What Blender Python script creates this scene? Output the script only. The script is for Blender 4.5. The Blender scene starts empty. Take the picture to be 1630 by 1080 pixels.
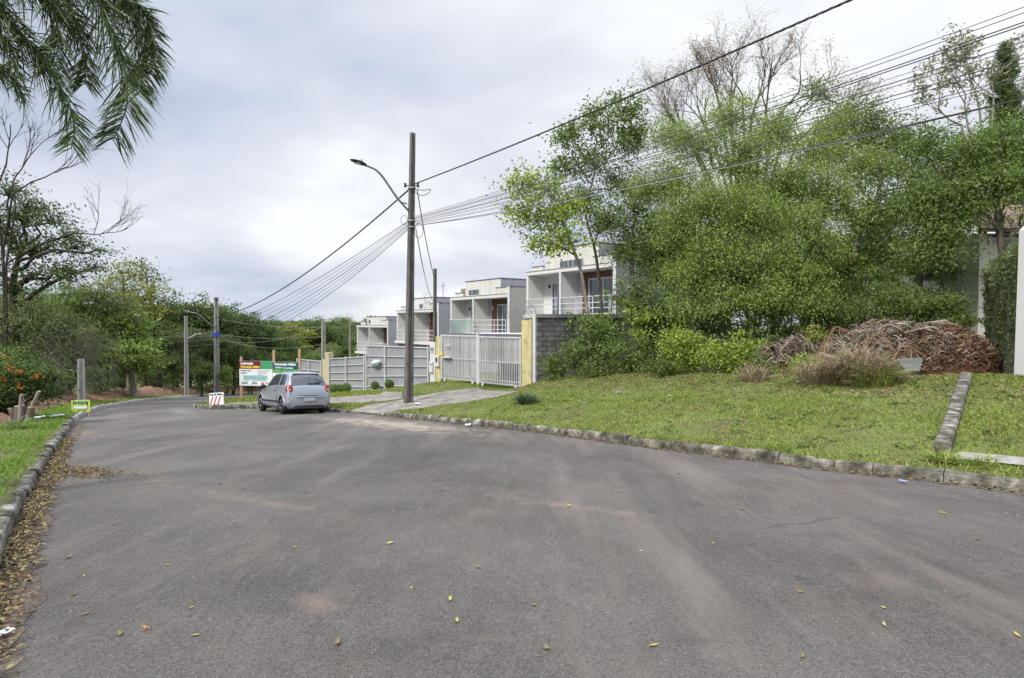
import bpy, math, random
import numpy as np
R = math.radians
random.seed(7)
rng = np.random.default_rng(7)
sc = bpy.context.scene
COL = sc.collection

# ---------------------------------------------------------------- camera
F = 950.0            # focal length in photograph pixels (1630 wide)
CAMZ = 1.6
PITCH = math.atan(25/950)
cd = bpy.data.cameras.new("camera"); cam = bpy.data.objects.new("camera", cd); COL.objects.link(cam)
cam.location = (0, 0, CAMZ); cam.rotation_euler = (R(90)-PITCH, 0, 0)
cd.sensor_width = 36; cd.lens = F/1630*36; cd.clip_start = .05; cd.clip_end = 3000
sc.camera = cam
# ---------------------------------------------------------------- view, sun, sky
sc.view_settings.view_transform = 'Standard'; sc.view_settings.look = 'None'
sc.view_settings.gamma = 1; sc.view_settings.exposure = 0.5
SUN_EL, SUN_AZ = R(46), R(215)       # azimuth clockwise from +Y: behind the camera, to the left
ld = bpy.data.lights.new("sun", 'SUN'); ld.energy = 2.8; ld.angle = R(11); ld.color = (1, .95, .86)
lo = bpy.data.objects.new("sun", ld); COL.objects.link(lo)
lo.rotation_euler = (R(90)-SUN_EL, 0, -SUN_AZ+math.pi)
lo.location = (0, 0, 40)
w = bpy.data.worlds.new("World"); sc.world = w; w.use_nodes = True
def make_world():
    nt = w.node_tree; N = nt.nodes; L = nt.links; N.clear()
    out = N.new('ShaderNodeOutputWorld'); bg = N.new('ShaderNodeBackground'); bg.inputs[1].default_value = .1
    sky = N.new('ShaderNodeTexSky'); sky.sky_type = 'NISHITA'; sky.sun_disc = False
    sky.sun_elevation = SUN_EL; sky.sun_rotation = SUN_AZ
    tc = N.new('ShaderNodeTexCoord'); sep = N.new('ShaderNodeSeparateXYZ'); L.new(tc.outputs['Generated'], sep.inputs[0])
    def m(op, a, b=None, c=None, clamp=False):
        n = N.new('ShaderNodeMath'); n.operation = op; n.use_clamp = clamp
        for i, v in enumerate((a, b, c)):
            if v is None: continue
            if isinstance(v, (int, float)): n.inputs[i].default_value = v
            else: L.new(v, n.inputs[i])
        return n.outputs[0]
    zc = m('MAXIMUM', sep.outputs[2], 0.0)
    den = m('ADD', zc, .24)
    comb = N.new('ShaderNodeCombineXYZ')
    L.new(m('DIVIDE', sep.outputs[0], den), comb.inputs[0]); L.new(m('DIVIDE', sep.outputs[1], den), comb.inputs[1])
    def noise(scale, detail, rough, off, dist=0.0):
        mp = N.new('ShaderNodeMapping'); mp.inputs['Location'].default_value = off; mp.inputs['Scale'].default_value = (1, 1, 1)
        L.new(comb.outputs[0], mp.inputs[0])
        n = N.new('ShaderNodeTexNoise'); n.inputs['Scale'].default_value = scale; n.inputs['Detail'].default_value = detail
        n.inputs['Roughness'].default_value = rough; n.inputs['Distortion'].default_value = dist
        L.new(mp.outputs[0], n.inputs['Vector']); return n.outputs[0]
    n1 = noise(.55, 5, .42, (3.1, 1.7, 0), .4)
    n2 = noise(1.7, 5, .5, (7.3, 4.2, 0), .3)
    f = m('ADD', m('MULTIPLY', n1, .75), m('MULTIPLY', n2, .25))
    r = N.new('ShaderNodeValToRGB'); e = r.color_ramp.elements
    e[0].position = .40; e[0].color = (.385, .425, .525, 1)
    e[1].position = .585; e[1].color = (.69, .705, .735, 1)
    a = e.new(.46); a.color = (.465, .50, .595, 1)
    b = e.new(.53); b.color = (.575, .595, .65, 1)
    L.new(f, r.inputs[0])
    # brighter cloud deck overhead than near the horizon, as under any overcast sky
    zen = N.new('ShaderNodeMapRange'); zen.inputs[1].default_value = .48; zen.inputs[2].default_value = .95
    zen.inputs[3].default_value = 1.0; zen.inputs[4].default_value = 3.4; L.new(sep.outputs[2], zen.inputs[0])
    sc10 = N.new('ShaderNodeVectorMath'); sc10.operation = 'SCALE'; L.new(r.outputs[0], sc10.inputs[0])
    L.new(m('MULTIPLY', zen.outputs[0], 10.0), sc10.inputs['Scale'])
    # thin places where the blue comes through
    n3 = noise(1.1, 4, .5, (1.5, 9.0, 0), .2)
    thin = N.new('ShaderNodeMapRange'); thin.inputs[1].default_value = .55; thin.inputs[2].default_value = .8
    thin.inputs[3].default_value = 1.0; thin.inputs[4].default_value = .7; L.new(n3, thin.inputs[0])
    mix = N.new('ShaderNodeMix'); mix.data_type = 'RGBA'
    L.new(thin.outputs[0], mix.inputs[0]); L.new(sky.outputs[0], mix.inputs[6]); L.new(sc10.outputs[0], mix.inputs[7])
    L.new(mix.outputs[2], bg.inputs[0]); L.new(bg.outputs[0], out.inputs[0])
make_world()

# ---------------------------------------------------------------- pixel -> world
CPI, SPI = math.cos(PITCH), math.sin(PITCH)
def ray(u, v):
    x = (u-815)/F; yy = (540-v)/F
    return x, CPI+yy*SPI, -SPI+yy*CPI
def at(u, v, Y):
    x, y, z = ray(u, v); k = Y/y
    return (x*k, Y, CAMZ+z*k)

# ---------------------------------------------------------------- terrain functions
_ys = np.array([-60., -10., 0., 16., 24., 75., 90., 400., 1500.])
_zs = np.array([.75, .75, 0., -1.2, -1.9, -7.0, -7.6, -9.0, -9.0])
def rz(y):
    y = np.asarray(y, float)
    return (np.interp(y-1.5, _ys, _zs)+np.interp(y, _ys, _zs)+np.interp(y+1.5, _ys, _zs))/3
def on_road(u, v):
    x, y, z = ray(u, v)
    Y = np.linspace(1.5, 90, 6000)
    d = CAMZ+z/y*Y-rz(Y); i = int(np.argmax(d < 0))
    return (x/y*Y[i], Y[i])
def smooth(pts, step=.35):
    P = np.array(pts, float); P = np.vstack([2*P[0]-P[1], P, 2*P[-1]-P[-2]]); out = []
    for i in range(1, len(P)-2):
        n = max(2, int(np.linalg.norm(P[i+1]-P[i])/step)); t = np.linspace(0, 1, n, endpoint=False)[:, None]
        p0, p1, p2, p3 = P[i-1], P[i], P[i+1], P[i+2]
        out.append(.5*((2*p1)+(-p0+p2)*t+(2*p0-5*p1+4*p2-p3)*t**2+(-p0+3*p1-3*p2+p3)*t**3))
    out.append(P[-2][None]); return np.vstack(out)
left_px = [(7,883),(46,795),(70,753),(95,707),(108,690),(120,673),(145,657),(189,646),(252,636.5),(299,633.2)]
left_xy = [on_road(*p) for p in left_px]
near = np.array(left_xy[0]); dd = np.array(left_xy[0])-np.array(left_xy[1]); dd /= np.linalg.norm(dd)
left_xy = [tuple(near+dd*9), tuple(near+dd*4)]+left_xy+[(-25.6, 51), (-26.5, 62), (-24, 78)]
inner_px = [(1630,785),(1480,766),(1333,750),(1180,731),(1000,708),(850,688),(740,676),(660,668),(600,661),(524,656),(413,651.5),(340,652)]
inner_xy = [on_road(*p) for p in inner_px]
q = np.array(inner_xy[0]); de = q-np.array(inner_xy[1]); de /= np.linalg.norm(de)
inner_xy = [tuple(q+de*14), tuple(q+de*5)]+inner_xy+[(-14.1, 26.3), (-14.9, 28.2), (-16.8, 35), (-19, 45), (-20, 60), (-18, 78)]
LEFT = smooth(left_xy); INNER = smooth(inner_xy)
ROADP = np.vstack([LEFT, INNER[::-1]])
def sdf(P):
    """signed distance to the carriageway (negative on it) and the nearest edge point"""
    P = np.asarray(P, float); A = ROADP; B = np.roll(ROADP, -1, 0); n = len(P)
    best = np.full(n, 1e18); Q = np.zeros((n, 2)); ins = np.zeros(n, bool)
    for a, b in zip(A, B):
        ab = b-a; L2 = ab@ab+1e-12
        t = np.clip(((P-a)@ab)/L2, 0, 1); q_ = a+t[:, None]*ab; d2 = ((P-q_)**2).sum(1)
        m = d2 < best; best[m] = d2[m]; Q[m] = q_[m]
        c = ((a[1] > P[:, 1]) != (b[1] > P[:, 1]))
        with np.errstate(divide='ignore', invalid='ignore'):
            xi = a[0]+(P[:, 1]-a[1])*(b[0]-a[0])/(b[1]-a[1])
        ins ^= c & (P[:, 0] < xi)
    d = np.sqrt(best); d[ins] *= -1
    return d, Q
CTRL = np.array([ # x, y, height above the road plane
 (.4,26,.80),(-3.6,29.8,1.15),(-4.6,30.8,.86),(-8.4,34.4,.74),(-11.5,37.5,.72),(-14.5,41,.7),(2.0,25.2,1.3),(4,24,1.42),(5.6,22,1.42),(9.9,16,1.36),
 (12.5,14,1.4),(16,10,1.4),(22,4,1.4),(8,30,2.5),(15,26,2.9),(2,36,1.9),(-4,44,1.9),(-10,52,1.8),(-15,62,1.6),(25,40,3.),(40,60,4.),
 (-20,12,.25),(-26,20,.3),(-30,32,.35),(-34,50,.4),(-30,70,.4),(-12,8,.3),(-60,60,1.),(0,90,.6),(30,100,1.),(-13,29,.3)])
DRV = [(-5.6, 21.1)]
def height(P, want_d=False):
    P = np.asarray(P, float); d, Q = sdf(P)
    w_ = 1/(((P[:, None, :]-CTRL[None, :, :2])**2).sum(2)+.15)**1.6
    Fv = (w_*CTRL[None, :, 2]).sum(1)/w_.sum(1)
    base = np.full(len(P), .14)
    for c in DRV:
        base -= .10*np.exp(-(np.hypot(P[:, 0]-c[0], P[:, 1]-c[1])/1.5)**4)
    right = (P[:, 0]*.66+P[:, 1]*.75) > 8
    depth = np.where(P[:, 0]+.0*P[:, 1] > -6, 7.0, 9.0)
    s = np.clip((d-.1)/depth, 0, 1)
    off = base+(Fv-base)*s
    bump = .03*np.sin(P[:, 0]*1.7+P[:, 1]*.6)*np.sin(P[:, 1]*1.3-P[:, 0]*.4)*np.clip((d-.5)/2, 0, 1)
    h = rz(P[:, 1])+off+bump
    return (h, d, Q) if want_d else h
def H(x, y): return float(height([(x, y)])[0])
def hit(u, v, y0=2.5, y1=70):
    """the point of the verge or lot that this photograph pixel shows"""
    x, y, z = ray(u, v); Y = np.linspace(y0, y1, 2600); X = x/y*Y
    h, d, _ = height(np.stack([X, Y], 1), True); h = np.where(d < .05, rz(Y), h)
    dif = CAMZ+z/y*Y-h; i = int(np.argmax(dif < 0))
    return (X[i], Y[i], h[i])

# ---------------------------------------------------------------- mesh helpers
def tag(o, label=None, cat=None, group=None, kind=None):
    if label: o['label'] = label
    if cat: o['category'] = cat
    if group: o['group'] = group
    if kind: o['kind'] = kind
    return o
def empty(name, loc, rz_=0, label=None, cat=None, group=None):
    o = bpy.data.objects.new(name, None); COL.objects.link(o); o.location = loc; o.rotation_euler = (0, 0, rz_)
    o.empty_display_size = .2
    return tag(o, label, cat, group)
def link(name, me, mat, parent=None, smooth_=False):
    if mat is not None:
        for m_ in (mat if isinstance(mat, (list, tuple)) else [mat]): me.materials.append(m_)
    if smooth_: me.polygons.foreach_set('use_smooth', [True]*len(me.polygons))
    o = bpy.data.objects.new(name, me); COL.objects.link(o)
    if parent is not None: o.parent = parent
    return o
def poly_mesh(name, V, k, mat, parent=None, matidx=None):
    """V: (N,k,3) loose k-gons"""
    V = np.ascontiguousarray(V, dtype=np.float32); n = len(V); me = bpy.data.meshes.new(name)
    me.vertices.add(n*k); me.vertices.foreach_set('co', V.reshape(-1))
    me.loops.add(n*k); me.loops.foreach_set('vertex_index', np.arange(n*k, dtype=np.int32))
    me.polygons.add(n); me.polygons.foreach_set('loop_start', np.arange(0, n*k, k, dtype=np.int32))
    me.polygons.foreach_set('loop_total', np.full(n, k, dtype=np.int32))
    me.update(calc_edges=True)
    return link(name, me, mat, parent)
def grid_mesh(name, X, mat, parent=None, sm=True):
    """X: (r,c,3) sheet"""
    r, c = X.shape[:2]; me = bpy.data.meshes.new(name)
    i = np.arange(r*c).reshape(r, c)
    f = np.stack([i[:-1, :-1], i[:-1, 1:], i[1:, 1:], i[1:, :-1]], -1).reshape(-1, 4)
    me.vertices.add(r*c); me.vertices.foreach_set('co', np.ascontiguousarray(X, np.float32).reshape(-1))
    me.loops.add(f.size); me.loops.foreach_set('vertex_index', f.astype(np.int32).reshape(-1))
    me.polygons.add(len(f)); me.polygons.foreach_set('loop_start', np.arange(0, f.size, 4, dtype=np.int32))
    me.polygons.foreach_set('loop_total', np.full(len(f), 4, dtype=np.int32)); me.update(calc_edges=True)
    return link(name, me, mat, parent, sm)
class MB:
    def __init__(s): s.v = []; s.f = []; s.mi = []
    def add(s, V, Fc, mi=0):
        n = len(s.v); s.v += [tuple(map(float, p)) for p in V]; s.f += [tuple(int(i)+n for i in f) for f in Fc]; s.mi += [mi]*len(Fc); return s
    def box(s, x0, x1, y0, y1, z0, z1, mi=0):
        V = [(x, y, z) for z in (z0, z1) for y in (y0, y1) for x in (x0, x1)]
        return s.add(V, [(0,2,3,1),(4,5,7,6),(0,1,5,4),(2,6,7,3),(0,4,6,2),(1,3,7,5)], mi)
    def frust(s, c0, c1, a0, b0, a1, b1, mi=0):
        """upright tapered box from c0 to c1, half sizes (a,b)"""
        V = [(c0[0]+i*a0, c0[1]+j*b0, c0[2]) for i, j in ((-1,-1),(1,-1),(1,1),(-1,1))]+[(c1[0]+i*a1, c1[1]+j*b1, c1[2]) for i, j in ((-1,-1),(1,-1),(1,1),(-1,1))]
        return s.add(V, [(3,2,1,0),(4,5,6,7),(0,1,5,4),(1,2,6,5),(2,3,7,6),(3,0,4,7)], mi)
    def tube(s, P, r, n=8, cap=True, mi=0):
        P = np.asarray(P, float); k = len(P); r = np.broadcast_to(np.asarray(r, float), (k,))
        T = np.gradient(P, axis=0); T /= np.linalg.norm(T, axis=1)[:, None]+1e-9
        up = np.array([0, 0, 1.]) if abs(T[0, 2]) < .9 else np.array([1., 0, 0])
        a = np.linspace(0, 2*math.pi, n, endpoint=False); V = []
        A = np.cross(T[0], up); A /= np.linalg.norm(A)
        for i in range(k):
            A = A-T[i]*(A@T[i]); A /= np.linalg.norm(A)+1e-9; B = np.cross(T[i], A)
            V.append(P[i]+r[i]*(np.cos(a)[:, None]*A+np.sin(a)[:, None]*B))
        V = np.vstack(V); Fc = [(i*n+j, i*n+(j+1) % n, (i+1)*n+(j+1) % n, (i+1)*n+j) for i in range(k-1) for j in range(n)]
        if cap: Fc += [tuple(range(n-1, -1, -1)), tuple((k-1)*n+j for j in range(n))]
        return s.add(V, Fc, mi)
    def sphere(s, c, r, n=12, m_=8, mi=0):
        r = (r, r, r) if isinstance(r, (int, float)) else r; V = []; Fc = []
        for i in range(m_+1):
            th = math.pi*i/m_
            for j in range(n):
                ph = 2*math.pi*j/n; V.append((c[0]+r[0]*math.sin(th)*math.cos(ph), c[1]+r[1]*math.sin(th)*math.sin(ph), c[2]+r[2]*math.cos(th)))
        for i in range(m_):
            for j in range(n): Fc.append((i*n+j, (i+1)*n+j, (i+1)*n+(j+1) % n, i*n+(j+1) % n))
        return s.add(V, Fc, mi)
    def build(s, name, mat, parent=None, sm=False, bevel=0):
        me = bpy.data.meshes.new(name); me.from_pydata(s.v, [], s.f); me.update()
        o = link(name, me, mat, parent, sm)
        if len(set(s.mi)) > 1: me.polygons.foreach_set('material_index', s.mi)
        if bevel:
            b = o.modifiers.new('b', 'BEVEL'); b.width = bevel; b.segments = 2; b.limit_method = 'ANGLE'
        return o
class Tubes:
    """fast collector of many thin tubes for branches"""
    def __init__(s): s.V = []; s.F = []; s.n = 0
    def add(s, P, r, n=5):
        P = np.asarray(P, float); k = len(P); r = np.broadcast_to(np.asarray(r, float), (k,))
        T = np.gradient(P, axis=0); T /= np.linalg.norm(T, axis=1)[:, None]+1e-9
        ref = np.array([.31, .17, .93]) if abs(T[0, 2]) < .8 else np.array([.95, .2, .1])
        A = np.cross(T, ref); A /= np.linalg.norm(A, axis=1)[:, None]+1e-9; B = np.cross(T, A)
        a = np.linspace(0, 2*math.pi, n, endpoint=False)
        V = P[:, None]+r[:, None, None]*(np.cos(a)[None, :, None]*A[:, None]+np.sin(a)[None, :, None]*B[:, None])
        i = np.arange(k-1)[:, None]*n; j = np.arange(n)[None]; j2 = (j+1) % n
        s.F.append(np.stack([i+j, i+j2, i+n+j2, i+n+j], -1).reshape(-1, 4)+s.n); s.V.append(V.reshape(-1, 3)); s.n += k*n
    def build(s, name, mat, parent=None):
        V = np.vstack(s.V).astype(np.float32); f = np.vstack(s.F).astype(np.int32); me = bpy.data.meshes.new(name)
        me.vertices.add(len(V)); me.vertices.foreach_set('co', V.reshape(-1))
        me.loops.add(f.size); me.loops.foreach_set('vertex_index', f.reshape(-1))
        me.polygons.add(len(f)); me.polygons.foreach_set('loop_start', np.arange(0, f.size, 4, dtype=np.int32))
        me.polygons.foreach_set('loop_total', np.full(len(f), 4, dtype=np.int32)); me.update(calc_edges=True)
        return link(name, me, mat, parent, True)

# ---------------------------------------------------------------- materials
def mat(name, cols, scale=5., detail=6, rough=.85, bump=0., bscale=None, metal=0., spec=.3, dist=0., scale3=(1, 1, 1), pos=None, trans=0., island=0., hue2=None, coat=0.):
    """cols: list of linear colours blended by noise; island: share of the per-piece random value in the blend"""
    m_ = bpy.data.materials.new(name); m_.use_nodes = True; nt = m_.node_tree; N = nt.nodes; L = nt.links
    b = N['Principled BSDF']; b.inputs['Roughness'].default_value = rough; b.inputs['Metallic'].default_value = metal
    b.inputs['Specular IOR Level'].default_value = spec; b.inputs['Coat Weight'].default_value = coat
    tc = N.new('ShaderNodeTexCoord'); mp = N.new('ShaderNodeMapping'); mp.inputs['Scale'].default_value = scale3
    L.new(tc.outputs['Object'], mp.inputs[0])
    n = N.new('ShaderNodeTexNoise'); n.inputs['Scale'].default_value = scale; n.inputs['Detail'].default_value = detail; n.inputs['Distortion'].default_value = dist
    n.inputs['Roughness'].default_value = .6
    L.new(mp.outputs[0], n.inputs['Vector'])
    r = N.new('ShaderNodeValToRGB'); e = r.color_ramp.elements
    k = len(cols); lo_, hi_ = (.32, .68) if island < .3 else ((.2, .8) if island < .5 else (.08, .92))
    ps = pos or ([.5] if k == 1 else [lo_+(hi_-lo_)*i/(k-1) for i in range(k)])
    e[0].position = ps[0]; e[0].color = (*cols[0], 1)
    if k > 1: e[1].position = ps[-1]; e[1].color = (*cols[-1], 1)
    for i in range(1, k-1):
        q_ = e.new(ps[i]); q_.color = (*cols[i], 1)
    fac = n.outputs[0]
    if island:
        g = N.new('ShaderNodeNewGeometry'); mx = N.new('ShaderNodeMix'); mx.inputs[0].default_value = island
        L.new(n.outputs[0], mx.inputs[2]); L.new(g.outputs['Random Per Island'], mx.inputs[3]); fac = mx.outputs[0]
    L.new(fac, r.inputs[0]); L.new(r.outputs[0], b.inputs['Base Color'])
    if bump:
        n2 = N.new('ShaderNodeTexNoise'); n2.inputs['Scale'].default_value = bscale or scale*6; n2.inputs['Detail'].default_value = 6
        L.new(tc.outputs['Object'], n2.inputs['Vector'])
        bp = N.new('ShaderNodeBump'); bp.inputs['Strength'].default_value = bump; bp.inputs['Distance'].default_value = .02
        L.new(n2.outputs[0], bp.inputs['Height']); L.new(bp.outputs[0], b.inputs['Normal'])
    if trans:
        t = N.new('ShaderNodeBsdfTranslucent'); L.new(r.outputs[0], t.inputs[0]); ms = N.new('ShaderNodeMixShader'); ms.inputs[0].default_value = trans
        L.new(b.outputs[0], ms.inputs[1]); L.new(t.outputs[0], ms.inputs[2]); L.new(ms.outputs[0], N['Material Output'].inputs[0])
    return m_
def leafmat(name, dark, mid, light, trans=.36, scale=1.5):
    return mat(name, [dark, mid, light], scale=scale, detail=4, rough=.65, spec=.15, trans=trans, island=.36)
M = {}
M['silver'] = mat('silver_paint', [(.34,.365,.42),(.38,.405,.46)], 2, rough=.32, metal=.45, spec=.5, coat=.6)
M['glass'] = mat('car_glass', [(.03,.035,.045),(.05,.06,.075)], 1.5, rough=.06, spec=.9)
M['rubber'] = mat('rubber', [(.018,.018,.02),(.03,.03,.03)], 20, rough=.8)
M['black'] = mat('black_plastic', [(.02,.02,.022),(.03,.03,.032)], 10, rough=.5)
M['rim'] = mat('wheel_metal', [(.10,.10,.11),(.2,.2,.21)], 8, rough=.35, metal=.7)
M['red_lens'] = mat('red_lens', [(.20,.012,.012),(.27,.025,.015)], 10, rough=.15, spec=.6)
M['amber_lens'] = mat('amber_lens', [(.6,.18,.03),(.7,.25,.05)], 10, rough=.15, spec=.6)
M['plate'] = mat('number_plate', [(.34,.36,.40),(.40,.42,.46)], 10, rough=.5)
M['white'] = mat('white_paint', [(.56,.56,.55),(.63,.63,.62)], 1.4, scale3=(2.2,2.2,.3), rough=.65, bump=.05)
M['cream'] = mat('cream_render', [(.49,.48,.44),(.56,.55,.505),(.60,.59,.55)], 1.4, scale3=(2.2,2.2,.3), rough=.9, bump=.1, bscale=30)
M['offwhite'] = mat('offwhite_render', [(.54,.54,.535),(.61,.61,.605)], 1.4, scale3=(2.2,2.2,.3), rough=.9, bump=.1, bscale=30)
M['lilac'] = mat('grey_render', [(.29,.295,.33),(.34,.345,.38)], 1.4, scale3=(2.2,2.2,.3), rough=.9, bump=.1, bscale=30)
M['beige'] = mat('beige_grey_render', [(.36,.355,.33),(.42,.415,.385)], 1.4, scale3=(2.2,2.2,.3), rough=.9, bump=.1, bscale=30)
M['wood'] = mat('timber_cladding', [(.06,.03,.018),(.12,.06,.034),(.16,.085,.05)], 3, rough=.55, scale3=(.4,.4,6), bump=.1)
M['darkline'] = mat('metal_flashing', [(.14,.145,.16),(.2,.205,.22)], 4, rough=.5, metal=.3)
M['window'] = mat('window_glass', [(.03,.045,.06),(.07,.09,.12),(.26,.28,.31)], 1.5, scale3=(3.5,3.5,.2), pos=[.42,.55,.60], rough=.05, spec=.9)
M['steel_white'] = mat('white_steel', [(0.468,0.477,0.495),(0.594,0.603,0.612)], 3, rough=.45)
M['panelgrey'] = mat('grey_sheet', [(.25,.255,.275),(.33,.335,.355)], .8, rough=.6, bump=.05)
M['yellow'] = mat('yellow_paint', [(.33,.28,.13),(.52,.46,.24),(.58,.53,.32)], 2.2, rough=.9, bump=.25, bscale=25)
M['conc'] = mat('concrete', [(.14,.135,.125),(.25,.245,.23),(.33,.32,.305)], 2.5, rough=.95, bump=.4, bscale=30)
M['conc_dark'] = mat('weathered_pole_concrete', [(.07,.065,.062),(.125,.118,.11),(.17,.162,.15)], 3, rough=.95, bump=.35, bscale=40, scale3=(3,3,.6))
M['conc_light'] = mat('pale_pole_concrete', [(.24,.235,.22),(.33,.325,.31)], 3, rough=.95, bump=.3, bscale=40, scale3=(3,3,.6))
M['kerb'] = mat('kerb_stone', [(.04,.037,.028),(.10,.092,.072),(.18,.166,.135),(.40,.39,.36)], 4.5, detail=12, rough=.95, bump=1., bscale=18, pos=[.34,.46,.57,.70])
M['kerb_white'] = mat('pale_kerb_stone', [(.22,.22,.20),(.42,.42,.40)], 4, rough=.95, bump=.3)
M['cable'] = mat('black_cable', [(.045,.045,.05),(.07,.07,.075)], 10, rough=.6)
M['cable_grey'] = mat('grey_cable', [(.20,.205,.22),(.30,.305,.32)], 10, rough=.6)
M['galv'] = mat('galvanised_steel', [(.28,.29,.30),(.40,.41,.42)], 8, rough=.45, metal=.5)
M['bark'] = mat('grey_bark', [(.05,.04,.03),(.13,.115,.095),(.20,.18,.15)], 4, rough=.95, bump=.5, scale3=(2,2,.5))
M['bark_pale'] = mat('pale_bark', [(.16,.14,.115),(.30,.275,.24)], 4, rough=.95, bump=.4, scale3=(2,2,.5))
M['bark_dark'] = mat('dark_bark', [(.025,.02,.016),(.065,.055,.045)], 4, rough=.95, bump=.4, scale3=(2,2,.5))
M['earth'] = mat('red_earth', [(.09,.05,.03),(.17,.095,.06),(.26,.16,.11)], 1.8, detail=9, rough=1, bump=.9, bscale=9)
M['timber_post'] = mat('raw_timber', [(.35,.22,.13),(.50,.34,.21)], 4, rough=.8, scale3=(3,3,.5))
M['leaf_lime'] = leafmat('lime_leaves', (.11,.165,.034), (.235,.325,.078), (.38,.47,.15))
M['leaf_mid'] = leafmat('green_leaves', (.062,.102,.026), (.15,.22,.058), (.27,.35,.11))
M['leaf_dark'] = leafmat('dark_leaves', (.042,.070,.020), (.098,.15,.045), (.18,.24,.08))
M['leaf_fresh'] = leafmat('fresh_leaves', (.12,.18,.030), (.28,.38,.065), (.48,.56,.13))
M['leaf_olive'] = leafmat('olive_leaves', (.07,.095,.035), (.16,.20,.080), (.28,.32,.14))
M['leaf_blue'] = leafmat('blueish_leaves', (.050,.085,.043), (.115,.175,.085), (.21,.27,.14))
M['leaf_yellow'] = leafmat('yellowish_leaves', (.12,.14,.03), (.25,.28,.055), (.42,.42,.10))
M['leaf_grey'] = leafmat('silvery_leaves', (.14,.15,.08), (.24,.26,.15), (.36,.38,.25))
M['leaf_palm'] = leafmat('palm_leaflets', (.045,.075,.035), (.10,.145,.06), (.19,.25,.10), trans=.2)
M['flower'] = leafmat('orange_petals', (.5,.09,.01), (.7,.16,.02), (.8,.3,.04))
M['dry'] = leafmat('dry_straw', (.16,.11,.065), (.34,.27,.17), (.52,.43,.30), trans=.15)
M['dry_red'] = leafmat('dry_red_fronds', (.07,.04,.026), (.235,.145,.09), (.50,.37,.25), trans=.1, scale=2.5)
M['dry_grey'] = leafmat('dry_grey_fronds', (.12,.10,.08), (.29,.25,.20), (.48,.42,.34), trans=.1, scale=2.5)
M['grass'] = mat('grass_blades', [(.09,.13,.028),(.18,.25,.045),(.27,.34,.065),(.35,.36,.11),(.42,.36,.18)], 1.1, detail=7, rough=.7, trans=.3, island=.55, pos=[.12,.38,.6,.8,.95])
M['grass_left'] = mat('lush_grass_blades', [(.09,.15,.025),(.17,.29,.04),(.28,.40,.07)], .8, detail=5, rough=.7, trans=.35, island=.5)
M['litter'] = mat('fallen_leaf_litter', [(.03,.02,.013),(.085,.055,.03),(.17,.115,.05),(.27,.22,.09),(.13,.15,.05)], 3, rough=.8, island=.85, pos=[.1,.35,.6,.8,.93])
M['leaf_on_road'] = mat('yellow_fallen_leaf', [(.33,.29,.08),(.42,.37,.12)], 9, rough=.7)
M['leaf_on_road_brown'] = mat('brown_fallen_leaf', [(.16,.12,.05),(.22,.17,.07)], 9, rough=.7)
M['leaf_on_road_red'] = mat('red_fallen_leaf', [(.38,.09,.05),(.45,.13,.07)], 9, rough=.7)
M['bag_blue'] = mat('blue_white_plastic', [(.10,.35,.55),(.65,.75,.80),(.75,.8,.84)], 9, rough=.35, pos=[.35,.45,.6])
M['trash'] = mat('white_plastic_scrap', [(.5,.52,.55),(.75,.76,.78)], 12, rough=.5)
M['trash_blue'] = mat('blue_plastic_scrap', [(.12,.22,.5),(.5,.6,.8)], 12, rough=.5)

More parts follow.
